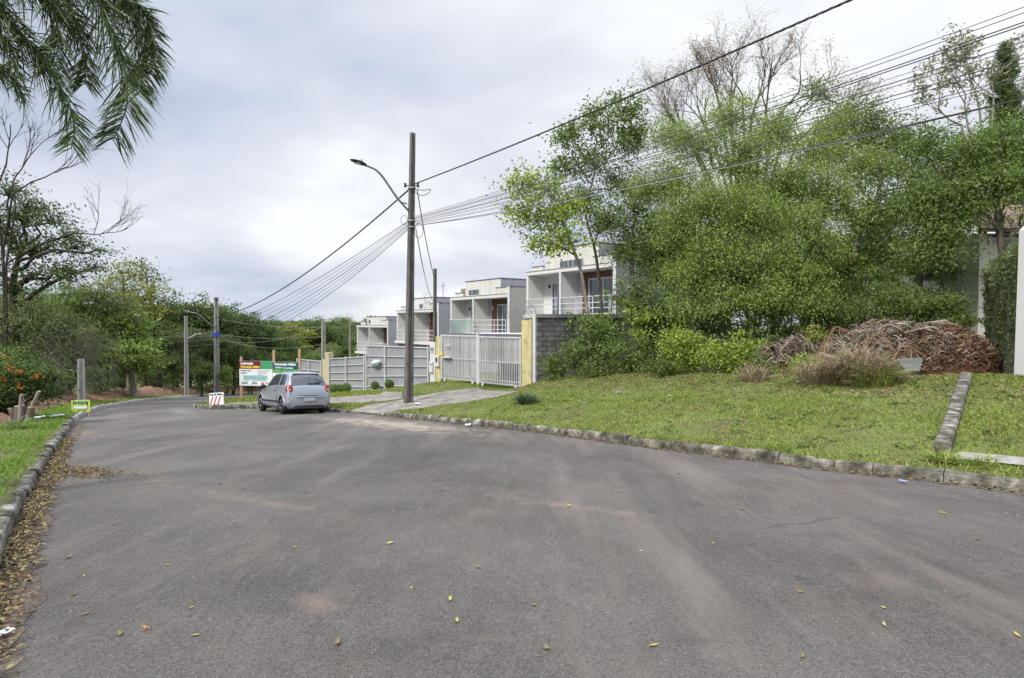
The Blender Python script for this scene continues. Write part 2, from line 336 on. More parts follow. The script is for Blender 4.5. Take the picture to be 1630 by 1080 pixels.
def road_material():
    m_ = bpy.data.materials.new('asphalt'); m_.use_nodes = True; nt = m_.node_tree; N = nt.nodes; L = nt.links
    b = N['Principled BSDF']; b.inputs['Roughness'].default_value = .8; b.inputs['Specular IOR Level'].default_value = .35
    tc = N.new('ShaderNodeTexCoord')
    def noise(scale, detail=5, s3=(1, 1, 1), rot=0, rough=.6):
        mp = N.new('ShaderNodeMapping'); mp.inputs['Rotation'].default_value = (0, 0, rot); mp.inputs['Scale'].default_value = s3
        L.new(tc.outputs['Object'], mp.inputs[0]); n = N.new('ShaderNodeTexNoise'); n.inputs['Scale'].default_value = scale
        n.inputs['Detail'].default_value = detail; n.inputs['Roughness'].default_value = rough
        L.new(mp.outputs[0], n.inputs['Vector']); return n.outputs[0]
    def ramp(src, a, b_, c0, c1):
        r = N.new('ShaderNodeValToRGB'); e = r.color_ramp.elements; e[0].position = a; e[1].position = b_; e[0].color = (*c0, 1); e[1].color = (*c1, 1)
        L.new(src, r.inputs[0]); return r.outputs[0]
    def mix(f, a, b_, mode='MIX'):
        x = N.new('ShaderNodeMix'); x.data_type = 'RGBA'; x.blend_type = mode
        for s_, v in ((0, f), (6, a), (7, b_)):
            if isinstance(v, float): x.inputs[s_].default_value = v
            elif isinstance(v, tuple): x.inputs[s_].default_value = (*v, 1)
            else: L.new(v, x.inputs[s_])
        return x.outputs[2]
    base = ramp(noise(.35, 6), .35, .68, (.063,.057,.052), (.113,.104,.096))
    fine = ramp(noise(48, 4, rough=.9), .34, .66, (.42,.42,.42), (1.65,1.6,1.52))
    c = mix(1., base, fine, 'MULTIPLY')
    speck = ramp(noise(120, 2), .62, .70, (0,0,0), (1,1,1)); c = mix(speck, c, (.27,.26,.25))
    ang = R(-40)
    st = ramp(noise(.9, 6, (1, .10, 1), ang), .50, .66, (0,0,0), (1,1,1))       # wheel streaks along the road
    c = mix(mix(1., st, (.6,.6,.6), 'MULTIPLY'), c, (.195,.168,.145))
    st2 = ramp(noise(1.6, 4, (1, .06, 1), ang), .58, .72, (0,0,0), (1,1,1)); c = mix(mix(1., st2, (.5,.5,.5), 'MULTIPLY'), c, (.062,.058,.058))
    dust = ramp(noise(1.3, 9, (1, .35, 1), ang, .75), .54, .74, (0,0,0), (1,1,1)); c = mix(mix(1., dust, (.6,.6,.6), 'MULTIPLY'), c, (.175,.135,.105))
    worn = ramp(noise(6., 6, (1, .3, 1), ang, .8), .50, .72, (0,0,0), (1,1,1)); c = mix(mix(1., worn, (.35,.35,.35), 'MULTIPLY'), c, (.19,.17,.155))
    # hairline cracks
    mpv = N.new('ShaderNodeMapping'); L.new(tc.outputs['Object'], mpv.inputs[0]); nzv = N.new('ShaderNodeTexNoise'); nzv.inputs['Scale'].default_value = 2.; nzv.inputs['Detail'].default_value = 6; L.new(mpv.outputs[0], nzv.inputs['Vector'])
    av = N.new('ShaderNodeVectorMath'); av.operation = 'MULTIPLY_ADD'; L.new(nzv.outputs['Color'], av.inputs[0]); av.inputs[1].default_value = (.7,.7,0); L.new(mpv.outputs[0], av.inputs[2])
    vo = N.new('ShaderNodeTexVoronoi'); vo.feature = 'DISTANCE_TO_EDGE'; vo.inputs['Scale'].default_value = .33; L.new(av.outputs[0], vo.inputs['Vector'])
    crk = ramp(vo.outputs['Distance'], .001, .006, (1,1,1), (0,0,0)); msk = ramp(noise(.5, 3), .50, .60, (0,0,0), (.55,.55,.55)); c = mix(mix(1., crk, msk, 'MULTIPLY'), c, (.03,.027,.025))
    oil = ramp(noise(.8, 3, (1, 1.4, 1), .4), .62, .72, (0,0,0), (.4,.4,.4)); c = mix(oil, c, (.05,.046,.044))
    # sandy patch by the kerb near the pole, and small washed-out spots
    def spot(cx, cy, a_, bx, by, col, k, cin):
        mp = N.new('ShaderNodeMapping'); mp.vector_type = 'TEXTURE'; mp.inputs['Location'].default_value = (cx, cy, 0); mp.inputs['Rotation'].default_value = (0, 0, a_)
        mp.inputs['Scale'].default_value = (bx, by, 100); L.new(tc.outputs['Object'], mp.inputs[0])
        ln = N.new('ShaderNodeVectorMath'); ln.operation = 'LENGTH'; L.new(mp.outputs[0], ln.inputs[0])
        nz = noise(3.2, 9, rough=.75); ad = N.new('ShaderNodeMath'); ad.operation = 'MULTIPLY_ADD'; L.new(nz, ad.inputs[0]); ad.inputs[1].default_value = 5.0; L.new(ln.outputs['Value'], ad.inputs[2])
        mr = N.new('ShaderNodeMapRange'); mr.inputs[1].default_value = 3.6; mr.inputs[2].default_value = 2.2; mr.inputs[3].default_value = 0; mr.inputs[4].default_value = k
        L.new(ad.outputs[0], mr.inputs[0]); return mix(mr.outputs[0], cin, col)
    for (u, v, a_, bx, by, col, k) in [(640,677,R(-46),3.3,.95,(.36,.30,.235),1.),(580,671,R(-46),2.6,.7,(.34,.28,.22),.95),(775,1020,0,.12,.07,(.22,.15,.12),.7),
                                      (505,960,R(-40),.28,.12,(.20,.15,.12),.6),(240,760,R(-40),.8,.3,(.2,.14,.10),.6),(130,745,R(-40),.9,.5,(.10,.075,.06),.8),(420,800,R(-30),1.6,.14,(.2,.155,.12),.6),
                                      (900,805,R(-30),1.2,.16,(.24,.18,.14),.6),(125,690,R(-40),1.3,.35,(.22,.15,.09),.75),(190,665,R(-60),4,.5,(.2,.17,.14),.5),(290,655,R(-60),3,.6,(.25,.24,.23),.6)]:
        x_, y_ = on_road(u, v); c = spot(x_, y_, a_, bx, by, col, k, c)
    L.new(c, b.inputs['Base Color'])
    bp = N.new('ShaderNodeBump'); bp.inputs['Strength'].default_value = .55; bp.inputs['Distance'].default_value = .012
    L.new(noise(70, 4, rough=.8), bp.inputs['Height'])
    bp2 = N.new('ShaderNodeBump'); bp2.inputs['Strength'].default_value = .3; bp2.inputs['Distance'].default_value = .08
    L.new(noise(1.2, 4), bp2.inputs['Height']); L.new(bp.outputs[0], bp2.inputs['Normal']); L.new(bp2.outputs[0], b.inputs['Normal'])
    return m_
M['asphalt'] = road_material()

def brick_mat(name, c1, c2, mortar, sc_, bw, rh, rot=(0, 0, 0), ms=.02, rough=.9, bump=.5, off=.5, noise_col=(.6, 1.3)):
    m_ = bpy.data.materials.new(name); m_.use_nodes = True; nt = m_.node_tree; N = nt.nodes; L = nt.links
    b = N['Principled BSDF']; b.inputs['Roughness'].default_value = rough; b.inputs['Specular IOR Level'].default_value = .2
    tc = N.new('ShaderNodeTexCoord'); mp = N.new('ShaderNodeMapping'); mp.inputs['Rotation'].default_value = rot; L.new(tc.outputs['Object'], mp.inputs[0])
    br = N.new('ShaderNodeTexBrick'); br.inputs['Color1'].default_value = (*c1, 1); br.inputs['Color2'].default_value = (*c2, 1); br.inputs['Mortar'].default_value = (*mortar, 1)
    br.inputs['Scale'].default_value = sc_; br.inputs['Mortar Size'].default_value = ms; br.inputs['Brick Width'].default_value = bw; br.inputs['Row Height'].default_value = rh; br.offset = off
    L.new(mp.outputs[0], br.inputs['Vector'])
    n = N.new('ShaderNodeTexNoise'); n.inputs['Scale'].default_value = 2.2; n.inputs['Detail'].default_value = 8; L.new(tc.outputs['Object'], n.inputs['Vector'])
    mr = N.new('ShaderNodeMapRange'); mr.inputs[1].default_value = .3; mr.inputs[2].default_value = .7; mr.inputs[3].default_value = noise_col[0]; mr.inputs[4].default_value = noise_col[1]; L.new(n.outputs[0], mr.inputs[0])
    vm = N.new('ShaderNodeVectorMath'); vm.operation = 'SCALE'; L.new(br.outputs['Color'], vm.inputs[0]); L.new(mr.outputs[0], vm.inputs['Scale'])
    L.new(vm.outputs[0], b.inputs['Base Color'])
    bp = N.new('ShaderNodeBump'); bp.inputs['Strength'].default_value = bump; bp.inputs['Distance'].default_value = .02; bp.invert = True
    L.new(br.outputs['Fac'], bp.inputs['Height']); L.new(bp.outputs[0], b.inputs['Normal'])
    return m_
M['block'] = brick_mat('concrete_blocks', (.10,.10,.10), (.17,.17,.165), (.06,.06,.06), 1, .42, .21, rot=(R(90), 0, 0))
M['paver'] = brick_mat('concrete_pavers', (.25,.22,.20), (.33,.30,.275), (.10,.10,.06), 1, .22, .11, rot=(0, 0, R(45)), ms=.012, bump=.3)
M['tile_roof'] = brick_mat('clay_roof_tiles', (.30,.20,.14), (.40,.30,.23), (.10,.07,.05), 1, .22, .35, ms=.03, off=0)
M['ground'] = mat('grassy_soil', [(.11,.085,.05),(.12,.12,.045),(.12,.145,.04),(.15,.17,.05)], .9, detail=10, rough=1, bump=.6, bscale=14)
# ================================================================ SETTING
def build_ground():
    def lines(a, spec):
        out = [a]
        for to, st in spec:
            n = max(1, int(round((to-out[-1])/st))); out += list(np.linspace(out[-1], to, n+1)[1:])
        return np.array(out)
    xs = lines(-1500, [(-200, 200), (-60, 20), (-30, 1.5), (14, .22), (30, 1.2), (60, 6), (200, 20), (1500, 200)])
    ys = lines(-60, [(-8, 8), (0, .8), (32, .22), (62, .45), (90, 1.5), (200, 12), (1500, 200)])
    X, Y = np.meshgrid(xs, ys); P = np.stack([X.ravel(), Y.ravel()], 1)
    h, d, Q = height(P, True)
    sz = np.full(len(P), .22); sz[P[:, 1] > 32] = .45; sz[P[:, 1] > 62] = 1.5
    sz[(P[:, 0] > 14) | (P[:, 0] < -30)] = 1.2
    snap = (np.abs(d-.1) < .62*sz); n = (P-Q)/np.where(np.abs(d) < 1e-6, 1e-6, d)[:, None]
    P2 = P.copy(); P2[snap] = Q[snap]+n[snap]*.1
    hs = height(P2[snap]); h[snap] = hs
    low = (d < .1) & ~snap; h[low] = rz(P[low, 1])-1.6
    far = P[:, 1] > 92; h[far] = np.where(low[far], h[far], h[far])
    V = np.concatenate([P2, h[:, None]], 1).reshape(len(ys), len(xs), 3)
    o = grid_mesh('ground', V, M['ground']); tag(o, kind='structure')
    # carriageway sheet
    xs = lines(-48, [(-10, 1.0), (24, .5)]); ys = lines(-14, [(40, .5), (78, 1.)])
    X, Y = np.meshgrid(xs, ys); o = grid_mesh('road', np.stack([X, Y, rz(Y)], -1), M['asphalt']); tag(o, kind='structure')
build_ground()

def kerb(name, C, wdt, hgt, seg, mat_, drop=None, seed=1, tilt=.03):
    """kerb stones laid end to end along C; outward side is to the left of travel when wdt>0"""
    g = np.random.default_rng(seed); L_ = np.concatenate([[0], np.cumsum(np.linalg.norm(np.diff(C, axis=0), axis=1))])
    def pt(s): return np.array([np.interp(s, L_, C[:, 0]), np.interp(s, L_, C[:, 1])])
    mb = MB(); s = 0.
    while s < L_[-1]-seg:
        ln = seg*g.uniform(.55, 1.3); e = min(s+ln-.018, L_[-1]); jz = g.uniform(-.03, .015); jo = g.uniform(-.03, .015)
        rings = []; tl_ = g.uniform(-.006, .006)
        for k in range(5):
            ss = s+(e-s)*k/4; p = pt(ss); q_ = pt(min(ss+.05, L_[-1])); r_ = pt(max(ss-.05, 0)); t = (q_-r_); t /= np.linalg.norm(t)+1e-9
            n = np.array([-t[1], t[0]])*np.sign(wdt); a = abs(wdt); hh = hgt
            if drop is not None:
                for c, rad in drop:
                    f = math.exp(-(math.hypot(p[0]-c[0], p[1]-c[1])/rad)**4); hh = hh*(1-f)+.05*f
            z = float(rz(p[1])); rr = min(.055, hh*.4); zj = z+jz+tl_*(k-2)+(g.uniform(-.009, .009)); jo = jo+g.uniform(-.006, .006)
            prof = [(jo, -.12), (jo+.012, hh-rr), (jo+.012+rr*.35, hh-rr*.3), (jo+.012+rr, hh), (a*.55, hh+.006), (a-rr, hh), (a, hh-rr), (a, -.12)]
            rings.append([(p[0]+n[0]*o_, p[1]+n[1]*o_, zj+h_) for o_, h_ in prof])
        V = [v for r_ in rings for v in r_]; m_ = 8
        Fc = [(i*m_+j, i*m_+j+1, (i+1)*m_+j+1, (i+1)*m_+j) for i in range(4) for j in range(m_-1)]
        if wdt > 0: Fc = [f[::-1] for f in Fc]
        Fc += [tuple(range(m_)), tuple(range(4*m_+m_-1, 4*m_-1, -1))]
        mb.add(V, Fc); s += ln
    o = mb.build(name, mat_); return tag(o, kind='structure')
Lc = LEFT; cut = int(np.argmin(np.hypot(LEFT[:, 0]-on_road(118, 675)[0], LEFT[:, 1]-on_road(118, 675)[1])))
kerb('kerb', LEFT[:cut+1], .21, .15, .72, M['kerb'], seed=3)
kerb('kerb', LEFT[cut+1:], .16, .16, .9, M['kerb_white'], seed=4)
kerb('kerb', INNER, -.19, .175, .95, M['kerb'], drop=[(DRV[0], 1.5)], seed=5)

def drape(name, A, B, mat_, lift=.014, n=40, m_=8, kind='structure'):
    """sheet between two ground polylines"""
    def rs(P, n):
        P = np.array(P, float); L_ = np.concatenate([[0], np.cumsum(np.linalg.norm(np.diff(P, axis=0), axis=1))]); s = np.linspace(0, L_[-1], n)
        return np.stack([np.interp(s, L_, P[:, 0]), np.interp(s, L_, P[:, 1])], 1)
    A = rs(A, n); B = rs(B, n); t = np.linspace(0, 1, m_)[None, :, None]; G = A[:, None]*(1-t)+B[:, None]*t
    h = height(G.reshape(-1, 2)).reshape(n, m_); V = np.concatenate([G, (h+lift)[..., None]], -1)
    o = grid_mesh(name, V, mat_); tag(o, kind=kind); return o, np.vstack([A, B[::-1]])
def hp(*pts): return [hit(u, v)[:2] for u, v in pts]
EXCL = []
_, p_ = drape('driveway', hp((557,656.5),(590,645),(640,637),(700,625),(762,618.5)), hp((606,659),(660,652),(742,641),(800,631),(828,623)), M['paver']); EXCL.append(p_)
_, p_ = drape('path', hp((480,640),(522,634),(575,630),(640,625)), hp((480,648),(522,643),(590,640.5),(640,636)), M['paver']); EXCL.append(p_)
_, p_ = drape('path', hp((350,643.5),(400,641),(430,640)), hp((350,645.5),(400,644),(430,643)), M['paver']); EXCL.append(p_)
_, p_ = drape('footway_slab', hp((1512,733),(1630,745)), hp((1528,722),(1640,733)), mat('white_concrete', [(.20,.19,.17),(.38,.37,.34)], 5, rough=.95, bump=.5), lift=.03, n=12); EXCL.append(p_)

def inpoly(P, poly):
    ins = np.zeros(len(P), bool)
    for a, b in zip(poly, np.roll(poly, -1, 0)):
        c = ((a[1] > P[:, 1]) != (b[1] > P[:, 1]))
        with np.errstate(divide='ignore', invalid='ignore'): xi = a[0]+(P[:, 1]-a[1])*(b[0]-a[0])/(b[1]-a[1])
        ins ^= c & (P[:, 0] < xi)
    return ins

# ================================================================ GRASS
def blades(name, P, hmin, hmax, wid, mat_, lean=.6, g=rng, per=1):
    n = len(P); h = height(P); a = g.uniform(0, 2*math.pi, n); hh = g.uniform(hmin, hmax, n)*(1+.35*np.sin(P[:, 0]*1.3)*np.sin(P[:, 1]*1.1))
    w_ = wid*g.uniform(.7, 1.3, n); la = g.uniform(0, 2*math.pi, n); le = hh*g.uniform(.1, lean, n)
    b = np.concatenate([P, h[:, None]-.01], 1); d = np.stack([np.cos(a), np.sin(a), np.zeros(n)], 1)*w_[:, None]/2
    tip = b+np.stack([np.cos(la)*le, np.sin(la)*le, hh], 1); mid = b+(tip-b)*.55+np.array([0, 0, .12])*hh[:, None]
    V = np.stack([b-d, b+d, mid+d*.6, tip, mid-d*.6], 1)
    return poly_mesh(name, V, 5, mat_)
def scatter(n, x0, x1, y0, y1, dmin, dmax, g=rng, cond=None):
    P = np.stack([g.uniform(x0, x1, n), g.uniform(y0, y1, n)], 1)
    if cond is not None: P = P[cond(P)]
    d, _ = sdf(P); k = (d > dmin) & (d < dmax)
    for e in EXCL: k &= ~inpoly(P, e)
    return P[k]
dn = lambda P: np.random.default_rng(3).uniform(0, 1, len(P)) < np.clip(14/np.maximum(P[:, 1], 4), .15, 1)
Pr = scatter(620000, -9, 14, 4, 31, .10, 9.5, cond=lambda P: (P[:, 0]*.7+P[:, 1]*.72 > 9) & dn(P))
thin = np.sin(Pr[:, 0]*1.9+np.sin(Pr[:, 1]*1.3)*1.5)+np.sin(Pr[:, 1]*2.3-Pr[:, 0]*.8+1)+np.sin(Pr[:, 0]*5.1+Pr[:, 1]*3.7)*.6; Pr = Pr[rng.uniform(0, 1, len(Pr)) > np.clip((thin-1.0)*.8, 0, .5)]
o = blades('grass', Pr, .015, .065, .022, M['grass'], 1.8); tag(o, kind='stuff')
Pl = scatter(260000, -24, -2, 2.2, 30, .22, 6.5, cond=lambda P: (P[:, 0]*.82+P[:, 1]*.57 < 1) & dn(P))
o = blades('grass', Pl, .03, .09, .02, M['grass_left'], .9); tag(o, kind='stuff')
Pf = scatter(120000, -30, -6, 22, 56, .15, 7, cond=lambda P: dn(P))
o = blades('grass', Pf, .04, .11, .05, M['grass'], 1.0); tag(o, kind='stuff')
print('grass', len(Pr), len(Pl), len(Pf))
Pe = scatter(90000, -9, 14, 4, 30, .06, .34, cond=lambda P: (P[:, 0]*.7+P[:, 1]*.72 > 9))
o = blades('grass', Pe, .05, .15, .022, M['grass'], 1.4); tag(o, kind='stuff')
Pe = scatter(60000, -24, -2, 2.2, 30, .10, .42, cond=lambda P: (P[:, 0]*.82+P[:, 1]*.57 < 1))
o = blades('grass', Pe, .04, .12, .018, M['grass_left'], 1.2); tag(o, kind='stuff')
# ragged longer tufts where the mown grass meets kerb and brush
def tuft(name, c, n, h0, spread, mat_, wid=.02, droop=.8, seed=0, parent=None, z=None, segs=4):
    g = np.random.default_rng(seed); z = H(c[0], c[1]) if z is None else z; Q_ = []
    for i in range(n):
        a = g.uniform(0, 2*math.pi); r = spread*.55*math.sqrt(g.uniform()); h = h0*(g.uniform(.25, .8)+.35*g.uniform()**3)*(1.15-.5*(r/(spread*.55))**2); out = spread*g.uniform(.3, 1.); lean = a+g.normal(0, 1.0)
        b = np.array([c[0]+r*math.cos(a), c[1]+r*math.sin(a), z-.02]); t = np.linspace(0, 1, segs+1)
        P = b+np.stack([np.cos(lean)*out*t**1.5, np.sin(lean)*out*t**1.5, h*(t*1.25-droop*.75*t**2.4)], 1)
        s = np.array([-math.sin(lean), math.cos(lean), 0])+g.normal(0, .3, 3); s /= np.linalg.norm(s); wd = wid*np.array([.7, 1, .9, .55, .08][:segs+1] if segs == 4 else np.linspace(1, .1, segs+1))
        for k in range(segs):
            Q_.append([P[k]-s*wd[k]/2, P[k]+s*wd[k]/2, P[k+1]+s*wd[k+1]/2, P[k+1]-s*wd[k+1]/2])
    V = np.array(Q_)
    # keep each blade one island: weld by building strips
    nb = n; me = bpy.data.meshes.new(name); base = []
    Vs = V.reshape(nb, segs, 4, 3); top = np.concatenate([Vs[:, :, 0:2], Vs[:, -1:, [3, 2]]], 1)  # nb, segs+1, 2, 3
    verts = top.reshape(-1, 3); f = []
    i0 = np.arange(nb)[:, None]*(2*(segs+1)); k = np.arange(segs)[None]*2
    f = np.stack([i0+k, i0+k+1, i0+k+3, i0+k+2], -1).reshape(-1, 4)
    me.vertices.add(len(verts)); me.vertices.foreach_set('co', verts.astype(np.float32).reshape(-1)); me.loops.add(f.size); me.loops.foreach_set('vertex_index', f.astype(np.int32).reshape(-1))
    me.polygons.add(len(f)); me.polygons.foreach_set('loop_start', np.arange(0, f.size, 4, dtype=np.int32)); me.polygons.foreach_set('loop_total', np.full(len(f), 4, dtype=np.int32)); me.update(calc_edges=True)
    return link(name, me, mat_, parent)

gw = np.random.default_rng(91); Cw = scatter(2600, -6, 14, 5, 27, .15, 8, gw, cond=lambda P: (P[:, 0]*.7+P[:, 1]*.72 > 9)); Cw = Cw[gw.permutation(len(Cw))[:420]]
iw_ = np.repeat(np.arange(len(Cw)), 16); Pw = Cw[iw_]+gw.normal(0, .07, (len(iw_), 2)); hw_ = height(Pw)+gw.uniform(.01, .06, len(Pw)); aw = gw.uniform(0, 6.28, len(Pw)); lw = gw.uniform(.02, .05, len(Pw))
cw = np.concatenate([Pw, hw_[:, None]], 1); ax = np.stack([np.cos(aw)*lw, np.sin(aw)*lw, gw.uniform(-.3, .6, len(Pw))*lw], 1); bw = np.stack([-np.sin(aw)*lw*.5, np.cos(aw)*lw*.5, gw.normal(0, .2, len(Pw))*lw], 1)
o = poly_mesh('lawn_weeds', np.stack([cw-ax, cw+bw, cw+ax, cw-bw], 1), 4, M['leaf_mid']); tag(o, kind='stuff')
# leaf litter in both gutters and under the brush
def litter(name, P, z, L0, W0, mat_, g, lift=.03):
    n = len(P); a = g.uniform(0, 2*math.pi, n); tl = g.uniform(-.5, .5, n); L_ = L0*g.uniform(.5, 1.3, n); W_ = W0*g.uniform(.5, 1.3, n)
    c = np.concatenate([P, (z+g.uniform(.004, lift, n))[:, None]], 1); ax = np.stack([np.cos(a), np.sin(a), tl*.5], 1)*L_[:, None]/2
    bx = np.stack([-np.sin(a), np.cos(a), g.uniform(-.5, .5, n)], 1)*W_[:, None]/2; up = np.array([0, 0, 1.])*W_[:, None]*.35
    return poly_mesh(name, np.stack([c-ax, c-bx*.9-ax*.3+up, c-bx*.7+ax*.4+up, c+ax, c+bx*.7+ax*.4+up, c+bx*.9-ax*.3+up], 1), 6, mat_)
g = np.random.default_rng(21)
def along(C, s0, s1, n, dlo, dhi, sign, g):
    L_ = np.concatenate([[0], np.cumsum(np.linalg.norm(np.diff(C, axis=0), axis=1))]); s = g.uniform(s0, s1, n)
    p = np.stack([np.interp(s, L_, C[:, 0]), np.interp(s, L_, C[:, 1])], 1); q_ = np.stack([np.interp(s+.1, L_, C[:, 0]), np.interp(s+.1, L_, C[:, 1])], 1)
    t = q_-p; t /= np.linalg.norm(t, axis=1)[:, None]; nn = np.stack([-t[:, 1], t[:, 0]], 1)*sign
    return p+nn*(dlo+(dhi-dlo)*g.power(1.1, n)**1)[:, None] if False else p+nn*(dlo+(dhi-dlo)*(1-g.power(2., n)))[:, None]
def soil_strip(C, s0, s1, wmin, wmax, sign, seed, m_):
    g = np.random.default_rng(seed); L_ = np.concatenate([[0], np.cumsum(np.linalg.norm(np.diff(C, axis=0), axis=1))]); s = np.arange(s0, s1, .06); p = np.stack([np.interp(s, L_, C[:, 0]), np.interp(s, L_, C[:, 1])], 1)
    t = np.gradient(p, axis=0); t /= np.linalg.norm(t, axis=1)[:, None]; nn = np.stack([-t[:, 1], t[:, 0]], 1)*sign; wd = g.uniform(0, 1, len(s)); wd = np.convolve(wd, np.ones(3)/3, 'same')*.6+np.convolve(wd, np.ones(15)/15, 'same')*.9; wd = wmin+(wmax-wmin)*np.clip(wd-.25, 0, 1); f = np.array([-.02, .3, .75, 1.])
    q_ = p[:, None]+nn[:, None]*f[None, :, None]*wd[:, None, None]; Z = rz(q_[..., 1])+np.array([.014, .014, .009, .004]); o = grid_mesh('gutter_soil', np.concatenate([q_, Z[..., None]], -1), m_); tag(o, kind='structure')
M['soil'] = mat('gutter_soil', [(.05,.04,.03),(.11,.09,.065),(.17,.14,.105)], 8, rough=1, bump=.8)
soil_strip(LEFT, 3, 24, .10, .40, -1, 5, M['soil']); soil_strip(INNER, 6, 33, .03, .22, 1, 6, M['soil'])
Pa = along(LEFT, 4, 19, 6500, .0, .29, -1, g); z = rz(Pa[:, 1])+.01
o = litter('leaf_litter', Pa, z, .046, .022, M['litter'], g, .04); tag(o, 'thick band of brown and yellow fallen leaves along the left gutter', 'leaf litter', kind='stuff')
c = np.array(on_road(110, 752)); Pb = c+g.normal(0, 1, (1500, 2))*np.array([.2, .2])+g.normal(0, 1, (1500, 1))*np.array([.55, -.25]); Pb = Pb[sdf(Pb)[0] < -.02]
o = litter('leaf_litter', Pb, rz(Pb[:, 1]), .05, .022, M['litter'], g, .04); tag(o, 'dark patch of leaf litter spreading onto the asphalt', 'leaf litter', kind='stuff')
Pc = along(INNER, 8, 32, 1500, .0, .22, 1, g); o = litter('leaf_litter', Pc, rz(Pc[:, 1]), .07, .028, M['litter'], g, .04); tag(o, 'thin line of fallen leaves along the right kerb', 'leaf litter', kind='stuff')
k = g.uniform(0, 1, 4000); Pd = scatter(26000, 0, 15, 9, 27, 4.6, 8.6, g, cond=lambda P: P[:, 0]*.7+P[:, 1]*.72 > 9)
o = litter('leaf_litter', Pd, height(Pd), .10, .03, M['dry_red'], g, .06); tag(o, 'brown leaf litter along the edge of the brush', 'leaf litter', kind='stuff')

# grit on the asphalt, thicker towards the gutters
gg_ = np.random.default_rng(33); Pg = np.stack([gg_.uniform(-9, 9, 60000), gg_.uniform(2.4, 15, 60000)], 1); dg_, _ = sdf(Pg); kp = (dg_ < -.03) & (gg_.uniform(0, 1, 60000) < .05+.9*np.exp(dg_/.35)); Pg = Pg[kp]; ng = len(Pg); sz_ = gg_.uniform(.003, .009, ng)*(1+1.2*(gg_.uniform(0, 1, ng) < .04)); ag = gg_.uniform(0, 6.28, ng)
cg = np.concatenate([Pg, rz(Pg[:, 1])[:, None]], 1); tr_ = [np.stack([np.cos(ag+k*2.09), np.sin(ag+k*2.09), 0*ag], 1)*sz_[:, None] for k in range(3)]; tp_ = cg+np.array([0, 0, 1.])*sz_[:, None]*.9
Vg = np.concatenate([np.stack([cg+tr_[0], cg+tr_[1], tp_], 1), np.stack([cg+tr_[1], cg+tr_[2], tp_], 1), np.stack([cg+tr_[2], cg+tr_[0], tp_], 1)]); o = poly_mesh('road_grit', Vg, 3, mat('grit', [(.12,.11,.10),(.28,.26,.23)], 40, rough=.95)); tag(o, kind='stuff')
# separate leaves lying on the asphalt
def leaf_proto(nm, m_, L_, W_, curl, label):
    mb = MB(); t = np.linspace(-1, 1, 9); wd = W_*np.cos(t*math.pi/2*.96)**.8*(1-.25*t)
    V = [];
    for ti, wi in zip(t, wd): V += [(ti*L_/2, -wi/2, .006+curl*abs(ti)**2+wi*.25), (ti*L_/2, 0, .006+curl*abs(ti)**2), (ti*L_/2, wi/2, .006+curl*abs(ti)**2+wi*.25)]
    Fc = [(i*3+j, i*3+j+3, i*3+j+4, i*3+j+1) for i in range(8) for j in range(2)]
    mb.add(V, Fc); mb.tube([(-L_/2, 0, .008), (-L_*.72, .01, .012)], .0025, 4)
    o = mb.build('fallen_leaf', m_, None, True); return tag(o, label, 'leaf', 'fallen leaves scattered over the asphalt')
protos = [leaf_proto('y', M['leaf_on_road'], .085, .04, .012, 'small yellow leaf lying on the grey asphalt'),
          leaf_proto('b', M['leaf_on_road_brown'], .10, .045, .018, 'small brown leaf lying on the grey asphalt'),
          leaf_proto('r', M['leaf_on_road_red'], .11, .035, .014, 'reddish leaf lying on the grey asphalt near the left')]
spots = [(118,949,1),(312,1014,0),(237,1003,1),(135,980,1),(538,1027,1),(305,970,0),(1041,1030,0),(1406,969,0),(1407,997,0),(1619,1014,0),(716,957,0),(727,990,0),(620,867,0),(986,782,0),
         (256,811,0),(180,836,1),(184,826,1),(267,901,0),(190,1013,1),(232,1002,0),(1020,879,0),(1273,944,1),(905,807,0),(1135,866,0),(1277,1049,1),(655,938,0),(134,918,0),(110,889,1),(470,873,0),(372,833,1),(350,772,1),
         (850,965,1),(1500,818,0),(1555,860,1),(1180,812,1),(760,905,1),(560,820,1),(460,760,1),(700,745,1),(1080,755,1),(231,1004,2),(870,1035,1)]
usedp = set()
for (u, v, k) in spots:
    x_, y_ = on_road(u, v); p0 = protos[k]
    if k in usedp: o = p0.copy(); COL.objects.link(o)
    else: o = p0; usedp.add(k)
    s_ = random.uniform(.38, .85); o.location = (x_, y_, float(rz(y_))+.002); o.rotation_euler = (random.uniform(-.1, .1)-.07, random.uniform(-.1, .1), random.uniform(0, 6.28)); o.scale = (s_, s_*random.uniform(.7, 1.1), s_)

